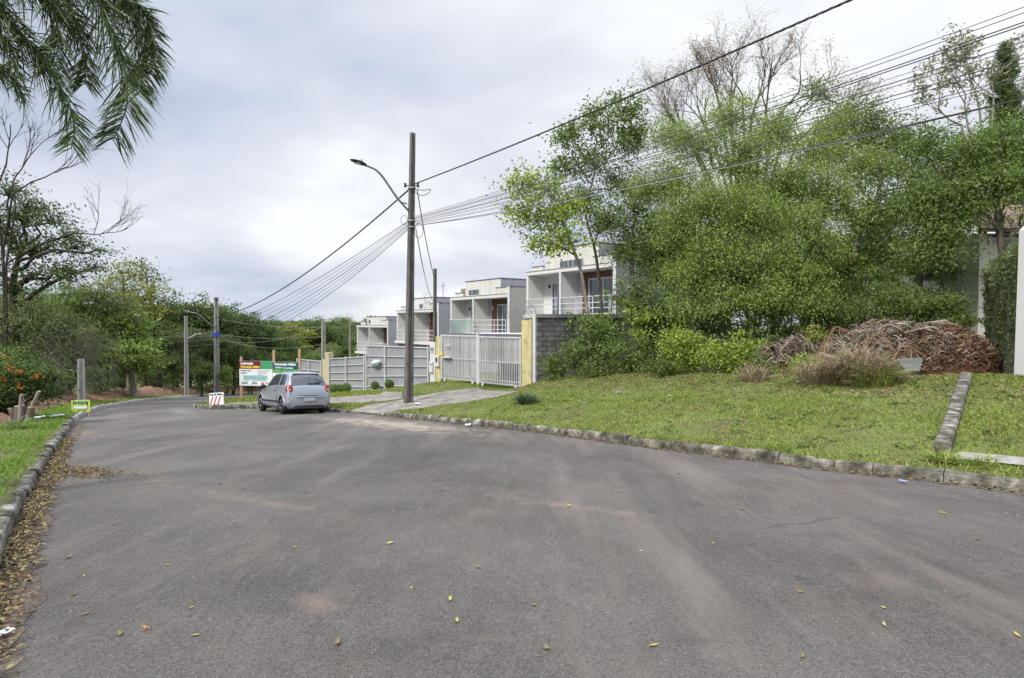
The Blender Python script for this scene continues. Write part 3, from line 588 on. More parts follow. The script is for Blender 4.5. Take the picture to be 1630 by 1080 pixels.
# ================================================================ POLES AND WIRES
def pole(px_base, px_top, Y, w0, w1, mat_, name, label, cat='pole', depth=.7, rot=R(44)):
    b = at(px_base[0], px_base[1], Y); t = at(px_top[0], px_top[1], Y); zb = H(b[0], b[1])
    e = empty(name, (b[0], b[1], zb), 0, label, cat)
    Hh = t[2]-zb; dx = t[0]-b[0]; mb = MB(); c, s = math.cos(rot), math.sin(rot)
    # duplo-T section: web with two flanges, recessed on the broad faces
    def sec(z, wd, dx_):
        a = wd/2; d_ = wd*depth/2; r_ = a*.52; g_ = d_*.55
        pts = [(-a,-d_),(-r_,-d_),(-r_*.8,-g_),(r_*.8,-g_),(r_,-d_),(a,-d_),(a,d_),(r_,d_),(r_*.8,g_),(-r_*.8,g_),(-r_,d_),(-a,d_)]
        return [(x*c-y*s+dx_, x*s+y*c, z) for x, y in pts]
    V = sec(-.3, w0, 0)+sec(Hh*.5, (w0+w1)/2, dx*.5)+sec(Hh, w1, dx); n = 12
    Fc = [(i*n+j, i*n+(j+1) % n, (i+1)*n+(j+1) % n, (i+1)*n+j) for i in range(2) for j in range(n)]+[tuple(2*n+j for j in range(n))]
    mb.add(V, Fc); mb.build('shaft', mat_, e); return e, Hh, dx
def clamp_band(e, z, r, n=1):
    mb = MB()
    for k in range(n): mb.tube([(0, 0, z+k*.16), (0, 0, z+k*.16+.05)], r, 10)
    mb.build('clamp', M['galv'], e)
PY = 22.6
P1, P1H, P1dx = pole((650,647),(657,212),PY,.30,.17,M['conc_dark'],'utility_pole','tall dark weathered concrete pole with lamp arm, beside the driveway','pole')
pz = P1.location.z
def p1z(v): return at(655, v, PY)[2]-pz
for v_ in (300, 352, 362): 
    mb = MB(); z_ = p1z(v_); mb.tube([(P1dx*z_/P1H, 0, z_-.025), (P1dx*z_/P1H, 0, z_+.03)], .155, 10); mb.build('clamp', M['galv'], P1)
# insulators and hardware
for sx in (-1, 1):
    mb = MB(); z_ = p1z(296)
    mb.tube([(P1dx*.8+sx*.12, -.05, z_), (P1dx*.8+sx*.24, -.06, z_)], .02, 6); mb.tube([(P1dx*.8+sx*.24, -.06, z_-.07), (P1dx*.8+sx*.24, -.06, z_-.02), (P1dx*.8+sx*.24, -.06, z_+.0), (P1dx*.8+sx*.24, -.06, z_+.08)], [.05,.05,.035,.045], 8)
    mb.build('insulator', M['black'], P1)
t = np.linspace(0, 2*math.pi, 24)
mb = MB(); z_ = p1z(306); mb.tube(np.stack([P1dx*.8+.42+.30*np.cos(t), -.1+.1*np.sin(t), z_+.12*np.sin(t)+.05*np.cos(2*t)], 1), .014, 5, False); mb.build('cable_loop', M['cable'], P1); mb = MB()
z_ = p1z(358); mb.tube(np.stack([P1dx*.7+.30+.16*np.cos(t), -.15+.05*np.sin(t), z_-.25+.28*np.sin(t)], 1), .01, 5, False); mb.build('cable_loop', M['cable'], P1); mb = MB(); mb.tube(np.stack([P1dx*.7-.25+.12*np.cos(t), -.15+.05*np.sin(t), z_+.15+.18*np.sin(t)], 1), .009, 5, False)
mb.build('cable_loop', M['cable'], P1)
def lamp(e, z0, root_dx, tip, r=.035, head=.62, col='galv', headm='black'):
    """curved arm from the pole to a lamp head; tip relative to the pole base"""
    tip = np.array(tip); root = np.array([root_dx, 0, z0]); h_ = tip-root; mid = root+h_*np.array([.62,.62,.80]); hd = np.array([h_[0], h_[1], 0]); hd /= np.linalg.norm(hd)
    P = [root, root+h_*.3*np.array([1,1,1.02]), mid, mid+(tip-mid)*.45+np.array([0,0,.10]), tip]
    P = np.array(P); Q_ = np.vstack([np.stack([np.interp(np.linspace(0, 4, 17), range(5), P[:, i]) for i in range(3)], 1)])
    for _ in range(2): Q_[1:-1] = (Q_[:-2]+2*Q_[1:-1]+Q_[2:])/4
    mb = MB(); mb.tube(Q_, r, 8); mb.build('lamp_arm', M[col], e, True)
    n = np.array([-hd[1], hd[0], 0]); up = np.array([0, 0, 1.]); ax = hd*.96+up*.12; ax /= np.linalg.norm(ax); V = []; st = [(0,.05,.05),(.12,.10,.07),(.35,.15,.085),(.6,.16,.07),(.85,.12,.045),(1.,.05,.02)]
    for s_, w_, h2 in st:
        c_ = tip+ax*head*s_
        for a_ in np.linspace(0, 2*math.pi, 12, endpoint=False): V.append(c_+n*w_*math.cos(a_)+up*(h2*math.sin(a_)*(1 if math.sin(a_) > 0 else .45)))
    Fc = [(i*12+j, i*12+(j+1) % 12, (i+1)*12+(j+1) % 12, (i+1)*12+j) for i in range(5) for j in range(12)]+[tuple(range(11, -1, -1)), tuple(60+j for j in range(12))]
    mb = MB(); mb.add(V, Fc); hdob = mb.build('lamp_head', M[headm], e, True)
    mb = MB(); c_ = tip+ax*head*.55-up*.035; mb.sphere(c_, (.12,.12,.03), 10, 6); mb.build('lens', mat('lamp_lens', [(.45,.46,.45),(.6,.6,.58)], 5, rough=.2), hdob, True)
    mb = MB(); c_ = tip+ax*head*.3+up*.1; mb.tube([c_, c_+up*.07], .03, 8); mb.build('photocell', M['trash_blue'], hdob, True)
def rel(u, v, Y, e): p = at(u, v, Y); return (p[0]-e.location.x, p[1]-e.location.y, p[2]-e.location.z)
lamp(P1, p1z(337), P1dx*.7-.08, rel(583,264,21.1,P1), r=.04, head=.65, col='galv')
mb = MB(); a_ = rel(640,322,22.4,P1); b_ = rel(648,325,22.5,P1); mb.tube([a_, b_], .03, 6); mb.build('arm_brace', M['galv'], P1)
Y2 = 50.
P2, P2H, P2dx = pole((345.5,628),(344,475),Y2,.44,.27,M['conc_light'],'utility_pole','pale concrete pole with blue band across the far bend, taller of the far pair','pole')
lamp(P2, at(344,521,Y2)[2]-P2.location.z, -.1, rel(304,498,Y2-3,P2), r=.06, head=.9, col='conc_light', headm='conc_light')
mb = MB(); z_ = at(344,534,Y2)[2]-P2.location.z; mb.box(-.21, .21, -.19, .19, z_-.12, z_+.22); mb.build('blue_band', mat('blue_tape', [(.02,.04,.35),(.03,.06,.45)], 4, rough=.6), P2)
mb = MB(); z_ = at(344,476,Y2)[2]-P2.location.z; mb.sphere((P2dx, 0, z_), (.2,.2,.16), 8, 6); mb.build('pole_cap', M['conc_dark'], P2)
P3, P3H, P3dx = pole((297,632),(296,503),Y2-4,.30,.20,M['conc_light'],'utility_pole','slim pale concrete pole left of the far pair, by the bend','pole')
lamp(P3, at(297,540,Y2-4)[2]-P3.location.z, 0.05, rel(316,533,Y2-2,P3), r=.07, head=.5, col='conc_light', headm='conc_light')
P4, P4H, P4dx = pole((515,600),(515,512),41.5,.27,.22,M['conc_light'],'utility_pole','pale concrete pole rising behind the far end of the fences','pole')
P5, P5H, P5dx = pole((130,640),(129,572),24.5,.27,.22,M['conc_light'],'utility_pole','short thick pale concrete pole stub on the left verge behind the small sign','pole')
Y6 = 31.2
P6, P6H, P6dx = pole((692,612),(692.5,428),Y6,.17,.15,M['conc_dark'],'service_pole','thin dark service pole behind the yellow gate pillar','pole')
mb = MB(); gg = np.random.default_rng(5)
for k in range(5):
    z_ = at(692,470+k*5,Y6)[2]-P6.location.z; mb.tube(np.stack([-.33+.2*np.cos(t)+.05*gg.normal(), -.1+.1*np.sin(t), z_+(.2+.05*gg.normal())*np.sin(t)], 1), .011, 5, False)
mb.build('cable_coil', M['cable_grey'], P6)

def wire(A, B, sag, r, label, group, m_='cable', n=40, name='overhead_wire'):
    A = np.array(A, float); B = np.array(B, float); t = np.linspace(0, 1, n)[:, None]; P = A+(B-A)*t; P[:, 2] -= 4*sag*(t*(1-t))[:, 0]
    mb = MB(); mb.tube(P, r*.72, 5); o = mb.build(name, M[m_], None, True); return tag(o, label, 'cable', group)
top1 = at(655,295,PY); mid1 = at(656,353,PY)
dirr = np.array([.61, -.79])
# thick power cable to the next pole behind the camera, twisted of three strands
def through(A, u, v, s_hit, s_end, sag, dirr_=None):
    """end point of a span that starts at A, runs in plan direction d and passes the ray of pixel (u,v)"""
    x, y, z = ray(u, v); m_ = x/y; d = dirr if dirr_ is None else dirr_
    s = (m_*A[1]-A[0])/(d[0]-m_*d[1]); Y = A[1]+d[1]*s; zt = CAMZ+z/y*Y; T = s/s_end
    zl = zt+4*sag*T*(1-T); zB = A[2]+(zl-A[2])/T
    return (A[0]+d[0]*s_end, A[1]+d[1]*s_end, zB)
B = through(top1, 1350, 2, 0, 36, .45)
def twisted(A, B, sag, r, label, group, turns, n=260, name='power_cable'):
    A = np.array(A, float); B = np.array(B, float); t = np.linspace(0, 1, n); P = A+(B-A)*t[:, None]; P[:, 2] -= 4*sag*t*(1-t)
    d = (B-A)/np.linalg.norm(B-A); s = np.cross(d, [0, 0, 1]); s /= np.linalg.norm(s); u_ = np.cross(s, d); mb = MB()
    for k in range(3):
        a = 2*math.pi*(turns*t+k/3); mb.tube(P+r*.65*(np.cos(a)[:, None]*s+np.sin(a)[:, None]*u_), r*.55, 5)
    o = mb.build(name, M['cable'], None, True); return tag(o, label, 'cable', group)
twisted(top1, B, .45, .022, 'thick twisted power cable rising from the tall pole to the upper right', 'power cables', 60)
P2t = at(345,505,Y2); twisted(at(650,303,PY), P2t, .9, .03, 'thick twisted power cable sagging from the tall pole to the far pole', 'power cables', 50)
ORD = ['topmost','second from top','third from top','fourth from top','fifth from top','sixth from top','seventh from top','eighth from top','ninth from top','tenth from top','eleventh from top','lowest black']
G1 = 'telephone wires fanning from the tall pole to the right'
for i, (v, dv, r) in enumerate([(12,-5,.008),(21,-4,.009),(36,-3,.013),(41,-2,.013),(57,-1,.007),(67,0,.012),(75,0,.009),(93,1,.011),(101,2,.010),(121,3,.010),(127,4,.008),(157,5,.012)]):
    A = (mid1[0], mid1[1], mid1[2]-dv*.035); Bq = through(A, 1629, v, 0, 36, .55)
    wire(A, Bq, .55, r, ORD[i]+' of the thin black wires fanning from the tall pole to the right', G1)
A = at(657,360,PY); wire(A, through(A, 1510, 186, 0, 36, .75), .75, .016, 'pale grey wire lowest of the fan crossing in front of the trees', None, 'cable_grey')
G2 = 'telephone wires between the tall pole and the far poles'
for i in range(7):
    wire(at(650,352+i*2.2,PY), at(344,520+i*3.2,Y2), .5+.14*i, .011+.007*(i % 3 == 0), (ORD[i] if i < 6 else 'lowest')+' dark wire sagging from the tall pole to the blue-banded far pole', G2)
G3 = 'wires running across the far wood'
for i, (va, vb) in enumerate([(530,545),(534,552),(540,560),(548,566)]):
    wire(at(344,va,Y2), (-58, 62, at(0,vb-8,62)[2]), .5, .022, (ORD[i] if i < 3 else 'lowest')+' of the grey wires running left across the wood from the far pole', G3, 'cable_grey')
for i, (va, vb) in enumerate([(507,521),(532,536),(536,548),(541,520)]):
    wire(at(344,va,Y2), at(515,vb,41.5), .25+.35*(i > 1), .014, ['topmost grey wire from the far pole to the pole behind the fences','second from top of the grey wires between far pole and fence pole','sagging grey wire, lowest between the far pole and the fence pole','grey wire climbing steeply from the far pole up to the fence pole top'][i], 'wires between the far pole and the fence pole', 'cable_grey')
twisted(at(664,302,PY), at(691,441,Y6), .25, .018, 'twisted service cable dropping from the tall pole to the service pole', 'service drops', 30, name='service_cable')
for i in range(3): wire(at(661+i,364,PY), at(683+i*2,466+i*4,Y6), .2+.1*i, .009, ['leftmost thin service wire dropping from the tall pole to the cable coil','middle thin service wire dropping from the tall pole to the cable coil','rightmost thin service wire dropping from the tall pole to the cable coil'][i], 'service drops', 'cable')

# ================================================================ HOUSES
EH = np.array([-.58, .815]); HA = math.atan2(EH[1], EH[0])
def house(i, base, floor, label, d):
    e = empty('terraced_house', (base[0], base[1], floor), HA, label, 'house', 'row of stepped modern houses')
    # local: x along the facade to the left, -y into the house
    def b(name, t0, t1, w0, w1, z0, z1, m_, parent=e):
        mb = MB(); mb.box(t0, t1, -w1, -w0, z0, z1); return mb.build(name, M[m_] if isinstance(m_, str) else m_, parent)
    side = d.get('side', 'lilac'); Wd = d.get('W', 8.)
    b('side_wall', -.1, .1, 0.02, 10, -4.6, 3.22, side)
    b('wall_edge', -.12, .12, -.03, .018, -2.4, 3.26, 'steel_white'); b('wall_cap', -.13, .13, .0, 10, 3.262, 3.31, 'darkline')
    b('side_wall', Wd-.2, Wd, 0.0, 10, -4.6, 2.55, 'offwhite')
    b('lower_wall', .1, Wd-.2, .25, .45, -4.6, -.22, 'lilac')
    b('back_wall', .1, 4.5, 1.3, 1.45, 0, 2.55, 'wood'); b('back_wall', 4.65, Wd-.2, 1.3, 1.45, 0, 2.55, 'offwhite')
    b('back_wall', 4.0, 4.5, 1.27, 1.298, 0, 2.55, 'lilac')
    b('divider_wall', 4.5, 4.65, .02, 1.6, -2., 2.55, 'offwhite'); b('divider_edge', 4.48, 4.67, -.03, .017, -.2, 2.6, 'steel_white')
    b('balcony_floor', .12, Wd, -.25, 1.3, -.2, 0, 'offwhite')
    b('roof_slab', .12, Wd+.05, -.02, 10, 2.55, 2.75, 'offwhite'); b('slab_flashing', .12, Wd+.06, -.04, 10, 2.752, 2.79, 'darkline')
    b('parapet', .12, 2.0, .25, .42, 2.79, 3.24, 'cream'); b('parapet', Wd-1.15, Wd, .45, .6, 2.79, 3.1, 'cream'); b('parapet_cap', Wd-1.18, Wd+.03, .42, .63, 3.102, 3.15, 'darkline')
    b('parapet_cap', .12, 2.0, .22, .45, 3.242, 3.29, 'darkline')
    tb = b('roof_box', 2.0, Wd-1.15, .7, 7, 2.79, d.get('top', 4.1), d.get('front', 'cream')); b('roof_cap', 1.96, Wd-1.11, .66, 7.04, d.get('top', 4.1)+.002, d.get('top', 4.1)+.06, 'darkline', tb)
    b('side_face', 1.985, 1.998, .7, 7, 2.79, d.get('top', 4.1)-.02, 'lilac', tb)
    s0, s1 = d.get('strip', (3.3, 5.4)); b('window', s0, s1, .66, .69, 2.95, 3.3, 'window', e)
    # glazed door and its frame in the timber bay
    t0, t1 = d.get('door', (.9, 3.3)); fr = MB()
    for a in (t0, (t0+t1)/2-.03, t1-.06): fr.box(a, a+.07, -1.28, -1.22, .02, 2.06)
    fr.box(t0, t1+.01, -1.285, -1.215, 2.062, 2.14); fr.box(t0, t1+.01, -1.285, -1.215, .0, .06)
    wf = fr.build('window_frame', M['steel_white'], e); b('pane', t0+.05, t1-.05, 1.25, 1.262, .05, 2.06, 'window', wf)
    dr = MB(); dr.box(6.0, 6.06, -1.28, -1.2, .0, 2.0); dr.box(6.8, 6.86, -1.28, -1.2, .0, 2.0); dr.box(6.0, 6.86, -1.285, -1.205, 2.002, 2.07)
    df = dr.build('balcony_door', M['steel_white'], e); b('pane', 6.06, 6.8, 1.24, 1.25, .02, 2.0, 'window', df)
    lm = MB(); lm.tube([(3.75, -1.2, 1.75), (3.75, -1.2, 2.0)], [.08, .05], 8); lm.build('wall_lamp', M['white'], e)
    lm = MB(); lm.box(7.1, 7.22, -1.28, -1.2, 1.75, 1.95); lm.build('wall_lamp', M['black'], e)
    rl = MB()
    for z_ in (.32, .62, .98): rl.tube([(.15, .12, z_), (4.45, .12, z_)], .028, 6)
    for x_ in (.2, 1.6, 3.0, 4.4): rl.tube([(x_, .12, 0), (x_, .12, 1.0)], .03, 6)
    rl.build('railing', M['steel_white'], e)
    if d.get('glassrail'):
        b('glass_railing', 4.75, Wd-.1, -.12, -.10, .05, 1.0, 'glass_rail'); mb = MB(); mb.tube([(4.7, .11, 1.02), (Wd-.05, .11, 1.02)], .025, 6); mb.build('handrail', M['steel_white'], e)
    else:
        rl = MB()
        for z_ in (.32, .62, .98): rl.tube([(4.7, .12, z_), (Wd-.1, .12, z_)], .025, 6)
        rl.build('railing', M['steel_white'], e)
    if d.get('tank'): b('water_tank', 8.1, 8.9, 1.5, 2.6, 2.8, 3.55, mat('tank_cover', [(.18,.18,.12),(.25,.25,.17)], 2))
    if d.get('antenna'):
        mb = MB(); mb.tube([(4.6, -3, 4.), (4.6, -3, 5.3)], .03, 6); mb.box(4.3, 4.9, -3.02, -2.98, 5., 5.04); mb.build('antenna', M['darkline'], e)
    if d.get('bracket'):
        mb = MB(); mb.box(-.14, -.1, -2.6, -.9, 1.4, 1.47); mb.build('wall_bracket', M['white'], e)
    return e
def glassmat():
    m_ = mat('rail_glass', [(.55,.68,.66),(.62,.74,.72)], 1, rough=.05, spec=.6); m_.node_tree.nodes['Principled BSDF'].inputs['Transmission Weight'].default_value = .75; return m_
M['glass_rail'] = glassmat()
step = np.array([-5.8, 8.1]); hb = np.array([5.58, 32.5])
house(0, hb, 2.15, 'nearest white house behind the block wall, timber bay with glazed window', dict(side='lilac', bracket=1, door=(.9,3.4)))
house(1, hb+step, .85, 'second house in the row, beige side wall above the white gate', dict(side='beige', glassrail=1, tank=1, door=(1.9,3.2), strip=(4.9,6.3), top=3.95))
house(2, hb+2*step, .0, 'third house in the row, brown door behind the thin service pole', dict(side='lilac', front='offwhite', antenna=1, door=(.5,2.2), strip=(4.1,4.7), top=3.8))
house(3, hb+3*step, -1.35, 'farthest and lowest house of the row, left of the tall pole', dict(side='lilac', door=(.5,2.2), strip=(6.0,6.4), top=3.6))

# ================================================================ FENCES, GATES, WALLS
RF = np.array([.4, 26.0]); EF = np.array([-.722, .692]); FA = math.atan2(EF[1], EF[0])
def fpt(t, w_=0): return RF+EF*t+np.array([.692, .722])*w_
def fence_thing(name, t0, z, label, cat, group=None):
    p = fpt(t0); return empty(name, (p[0], p[1], z), FA, label, cat, group)
# yellow gate pillars (x local along the fence, -y to the lot)
def pillar(name, t0, wdt, dep, z0, h, label, m_='yellow', extra=True):
    e = fence_thing(name, t0, z0, label, 'pillar'); mb = MB(); mb.box(0, wdt, -dep, 0, -.4, h); mb.build('shaft', M[m_], e, bevel=.012)
    if extra: mb = MB(); mb.box(-.03, wdt+.03, -dep-.03, .03, h+.002, h+.06); mb.build('cap', M[m_], e)
    return e
zg = -1.27
def zpx(v, Y): return CAMZ-(v-515)/F*Y
py = pillar('gate_pillar', -.62, .60, .35, zg, 3.0, 'broad yellow gate pillar right of the white gate', extra=False)
mb = MB(); mb.box(-.02, .10, -.02, .05, 0.0, 3.05); mb.build('corner_strip', M['yellow'], py)
# steel post and block wall beside it
mb = MB(); mb.box(-.16, 0, -.16, 0, -.5, 3.18); p = fpt(-.66)
o = mb.build('steel_post', M['steel_white'], None, bevel=.01); o.location = (p[0], p[1], zg+.1); o.rotation_euler = (0, 0, FA); tag(o, 'tall white steel post between the yellow pillar and the block wall', 'post')
p = fpt(-.84, .1); e = empty('block_wall', (p[0], p[1], zg), math.atan2(.722, .692)-R(24), 'dark concrete block wall with pale metal coping beside the white post', 'wall')
mb = MB(); mb.box(0, 8.0, -.09, .09, -.5, 3.12); mb.build('blockwork', M['block'], e)
mb = MB(); mb.box(-.05, 8.05, -.16, .16, 3.125, 3.27); mb.build('coping', M['galv'], e)
# razor wire coils over the wall
t = np.linspace(0, 2*math.pi*7, 170); p = fpt(-.6, .2); mb = MB(); mb.tube(np.stack([.1+2.6*t/t[-1], .25*np.sin(t), .28+.27*np.cos(t)+.05*np.sin(t*.37)], 1), .011, 4)
mb.tube([(0, 0, 0), (2.8, 0, .0)], .012, 4); mb.tube([(0, 0, .5), (2.8, 0, .5)], .012, 4)
o = mb.build('razor_wire', M['cable_grey'], None, True); o.location = (p[0], p[1], zg+3.1); o.rotation_euler = (0, 0, FA-R(20)); tag(o, 'coils of grey razor wire above the yellow pillar', 'wire')

# white barred driveway gate with streaky sheets behind
M['streaky'] = mat('streaky_polycarbonate', [(.16,.16,.155),(.30,.30,.29),(.55,.55,.53)], 1.2, rough=.5, scale3=(3.2,3.2,.12))
for k, (ta, tb, lab, full) in enumerate([(0.0, 2.72, 'right leaf of the white barred driveway gate, with wheels', True), (2.80, 5.45, 'left leaf of the white barred driveway gate, with mail flap', False)]):
    zz = zg+.10-(0.0 if full else -.03); e = fence_thing('driveway_gate', ta, zz, lab, 'gate', 'two leaves of the white barred gate'); Lg = tb-ta; Hg = 2.18
    mb = MB()
    for x_ in (0, Lg-.07): mb.box(x_, x_+.07, -.035, .035, -.05, Hg)
    for z_ in (0, 1.0, Hg-.07): mb.box(.072, Lg-.072, -.03, .03, z_, z_+.06)
    mb.box(.072, Lg-.072, -.02, .02, .16, .2)
    mb.build('gate_frame', M['steel_white'], e)
    mb = MB(); nb = 24
    for i in range(nb): x_ = .12+(Lg-.24)*i/(nb-1); mb.box(x_-.015, x_+.015, .032, .06, .02, Hg-.05)
    mb.build('bars', M['steel_white'], e)
    mb = MB(); mb.box(.08, Lg-.08, -.075, -.06, (.95 if full else .12), Hg-.1); mb.build('backing_sheet', M['streaky'], e)
    mb = MB(); 
    for x_ in (.3, Lg-.3): mb.tube([(x_-.0, -.05, -.06), (x_, .05, -.06)], .07, 10)
    mb.build('gate_wheels', M['white'], e)
    if not full:
        mb = MB(); mb.box(1.75, 2.35, .03, .22, 1.05, 1.10); mb.box(1.85, 2.25, .03, .10, 1.62, 1.66); mb.build('mail_flap', M['white'], e)
        mb = MB(); mb.sphere((2.45, .14, 1.2), (.09,.05,.12), 8, 6); mb.build('yellow_tag', mat('yellow_cloth', [(.6,.5,.05),(.7,.6,.1)], 6), e, True)
p = fpt(2.76); mb = MB(); mb.box(-.05, .05, -.05, .05, -.1, 2.35); o = mb.build('gate_post', M['steel_white'], None, bevel=.008); o.location = (p[0], p[1], zg+.08); o.rotation_euler = (0, 0, FA); tag(o, 'slim white post between the two gate leaves', 'post')
# carport cover behind the gate
p = fpt(.1, .5); e = empty('carport', (p[0], p[1], zg+2.28), FA, 'flat carport cover just behind the white gate', 'carport')
mb = MB(); mb.box(0, 5.4, -3.6, 0, 0, .08); mb.build('cover', M['offwhite'], e); mb = MB(); mb.box(-.02, 5.42, .002, .03, -.03, .10); mb.build('edge_trim', M['darkline'], e)
mb = MB(); 
for x_ in (.15, 5.2): mb.box(x_, x_+.1, -3.5, -3.4, -2.4, 0)
mb.build('carport_posts', M['steel_white'], e)
mb = MB(); mb.box(.3, 5.3, -3.75, -3.65, -2.4, -.03); mb.build('garage_back_wall', M['lilac'], e)
# small pillar group left of the gate
pillar('gate_pillar', 5.52, .38, .30, zg-.05, 2.25, 'narrow yellow gate pillar left of the white gate', extra=False)
e = fence_thing('meter_pillar', 5.95, zg-.4, 'pale grey meter pillar with house number beside the narrow yellow pillar', 'pillar')
mb = MB(); mb.box(0, .42, -.28, 0, -.5, 2.30); mb.build('shaft', M['offwhite'], e, bevel=.01)
mb = MB(); mb.box(.08, .38, .002, .03, 1.80, 2.10); npl = mb.build('number_tile', M['white'], e)
def text(s, size, m_, parent, loc, rot=(R(90), 0, 0), name='lettering', bold=0., width=None, align='LEFT'):
    cu = bpy.data.curves.new(name, 'FONT'); cu.body = s; cu.size = size; cu.extrude = .001; cu.offset = bold; cu.align_x = align; cu.resolution_u = 3
    tmp = bpy.data.objects.new('t', cu); COL.objects.link(tmp); bpy.context.view_layer.update()
    me = bpy.data.meshes.new_from_object(tmp.evaluated_get(bpy.context.evaluated_depsgraph_get())); bpy.data.objects.remove(tmp); bpy.data.curves.remove(cu)
    xs_ = [v.co.x for v in me.vertices]; wd = max(xs_)-min(xs_)
    if width: 
        k = width/wd
        for v in me.vertices: v.co.x *= k
    me.materials.clear(); me.name = name; o = link(name, me, m_, parent); o.location = loc; o.rotation_euler = rot; return o
# the facade faces +y locally, so lettering is turned round
text('30', .26, M['black'], npl, (.34, .035, 1.86), (R(90), 0, R(180)), bold=.006)
for (tt, z0, lab) in [(.10, .78, 'i')]:
    mb = MB(); mb.box(.1, .36, .002, .10, z0, z0+.55); ic = mb.build('meter_box', M['white'], e, bevel=.01); mb = MB(); mb.tube([(.2, .10, z0+.4), (.2, .115, z0+.4)], .04, 10); mb.build('dial', M['black'], ic)
pq = fpt(5.52); e2 = empty('intercom_box', (pq[0], pq[1], zg-.05), FA, 'white intercom box mounted on the narrow yellow pillar', 'intercom box')
mb = MB(); mb.box(.04, .32, .003, .10, .75, 1.3); mb.build('case', M['white'], e2, bevel=.01); mb = MB(); mb.box(.12, .24, .102, .12, .98, 1.2); mb.build('keypad', M['black'], e2)

# horizontal-rail fences stepping down the street
def rail_fence(t0, t1, z0, z1, h, label, posts, panel='panelgrey', rails=5, dz=0.):
    e = fence_thing('rail_fence', t0, z0, label, 'fence', 'rail fences stepping down the street'); L_ = t1-t0; s = (z1-z0)/L_
    mb = MB()
    V = [(0,-.09,-.35),(L_,-.09,-.35+z1-z0),(L_,-.09,h+dz),(0,-.09,h)]; V += [(x, -.06, z) for x, y, z in V]
    mb.add(V, [(3,2,1,0),(4,5,6,7),(0,1,5,4),(1,2,6,5),(2,3,7,6),(3,0,4,7)]); mb.build('panel', M[panel], e)
    mb = MB()
    for k in range(rails):
        f = k/(rails-1); za = .15+(h-.19)*f; zb = .15+(z1-z0)*(1-f)+(h-.19)*f+dz*f; mb.tube([(0, 0, za), (L_, 0, zb)], .024, 6)
    mb.build('rails', M['steel_white'], e)
    for k in range(posts):
        x_ = L_*k/(posts-1); mb = MB(); zz = (z1-z0)*x_/L_; mb.box(x_-.035, x_+.035, .02, .08, zz-.4, h+.04+dz*x_/L_); mb.build('post', M['steel_white'], e)
    return e
f3 = rail_fence(6.45, 12.2, -1.72, -2.2, 2.10, 'grey panelled rail fence behind the tall pole, with a plastic bag on it', 4, dz=-.04)
f4 = rail_fence(12.4, 16.4, -2.25, -2.52, 1.95, 'light grey rail fence with thin posts right of the silver car', 3, dz=-.30)
mb = MB(); e = fence_thing('end_pillar', 16.5, -2.6, 'cream pillar at the far end of the light grey fence', 'pillar'); M['pale_yellow'] = mat('pale_yellow_paint', [(.40,.35,.22),(.55,.50,.34)], 2.2, rough=.9, bump=.2); mb.box(0, .5, -.35, 0, -.4, 2.35); mb.build('shaft', M['pale_yellow'], e); mb = MB(); mb.box(.5, .85, -.3, -.02, -.4, 1.9); mb.build('low_block', M['pale_yellow'], e)
f5 = rail_fence(17.4, 20.6, -2.75, -3.0, 1.95, 'farthest rail fence beyond the cream pillar, behind the car', 3, rails=4)
# bag, bushes
p = fpt(11.0, -.15); mb = MB(); mb.sphere((0, 0, 0), (.42,.13,.15), 14, 9); o = mb.build('plastic_bag', M['bag_blue'], None, True)
gg = np.random.default_rng(4)
for v in o.data.vertices: v.co *= 1+.22*gg.normal(); 
o.location = (p[0], p[1], -.62); o.rotation_euler = (0, .15, FA); tag(o, 'blue and white plastic bag hanging on the fence rail', 'bag')
def leafball(name, c, r, n, L_, W_, m_, label, cat, group=None, seed=1):
    g = np.random.default_rng(seed); e = empty(name, (c[0], c[1], c[2]-r), 0, label, cat, group)
    d = g.normal(size=(n, 3)); d /= np.linalg.norm(d, axis=1)[:, None]; P = d*r*g.uniform(.8, 1.03, n)[:, None]+np.array([0, 0, r]); poly_mesh('foliage', leaf_quads(P, L_, W_, g, d), 4, m_, e)
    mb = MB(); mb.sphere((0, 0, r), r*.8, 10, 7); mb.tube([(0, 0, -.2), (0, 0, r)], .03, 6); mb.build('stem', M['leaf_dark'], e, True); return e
def leaf_quads(P, L_, W_, g, out=None, align=.5, droop=0.):
    n = len(P); a = g.normal(size=(n, 3))
    if out is not None: a = a*(1-align)+out*align*1.5
    a[:, 2] -= droop; a /= np.linalg.norm(a, axis=1)[:, None]+1e-9
    b = np.cross(a, g.normal(size=(n, 3))); b /= np.linalg.norm(b, axis=1)[:, None]+1e-9; nn = np.cross(a, b)
    l_ = (L_*g.uniform(.6, 1.25, n)/2)[:, None]; w_ = (W_*g.uniform(.6, 1.25, n)/2)[:, None]
    return np.stack([P-a*l_, P+b*w_+nn*w_*.35+a*l_*.1, P+a*l_, P-b*w_+nn*w_*.35+a*l_*.1], 1)
for i, (u, v, Y, r) in enumerate([(597,614,33.2,.24),(619,613,32.6,.24)]):
    p = at(u, v, Y); leafball('round_shrub', (p[0], p[1], H(p[0], p[1])+r), r, 900, .05, .03, M['leaf_mid'], ['clipped round shrub at the fence foot, left of its twin', 'clipped round shrub at the fence foot, nearer the tall pole'][i], 'shrub', 'clipped round shrubs', i)
for i, (u, v, Y, r) in enumerate([(531,618,33.4,.28),(540,619,33.4,.25),(551,619,33.,.3)]):
    p = at(u, v, Y); leafball('round_shrub', (p[0], p[1], H(p[0], p[1])+r*.8), r, 800, .06, .03, M['leaf_mid'], ['clipped low shrub nearest the silver car', 'small clipped low shrub, middle of the three by the light fence', 'clipped low shrub, rightmost of the three by the light fence'][i], 'shrub', 'clipped low shrubs', i+4)

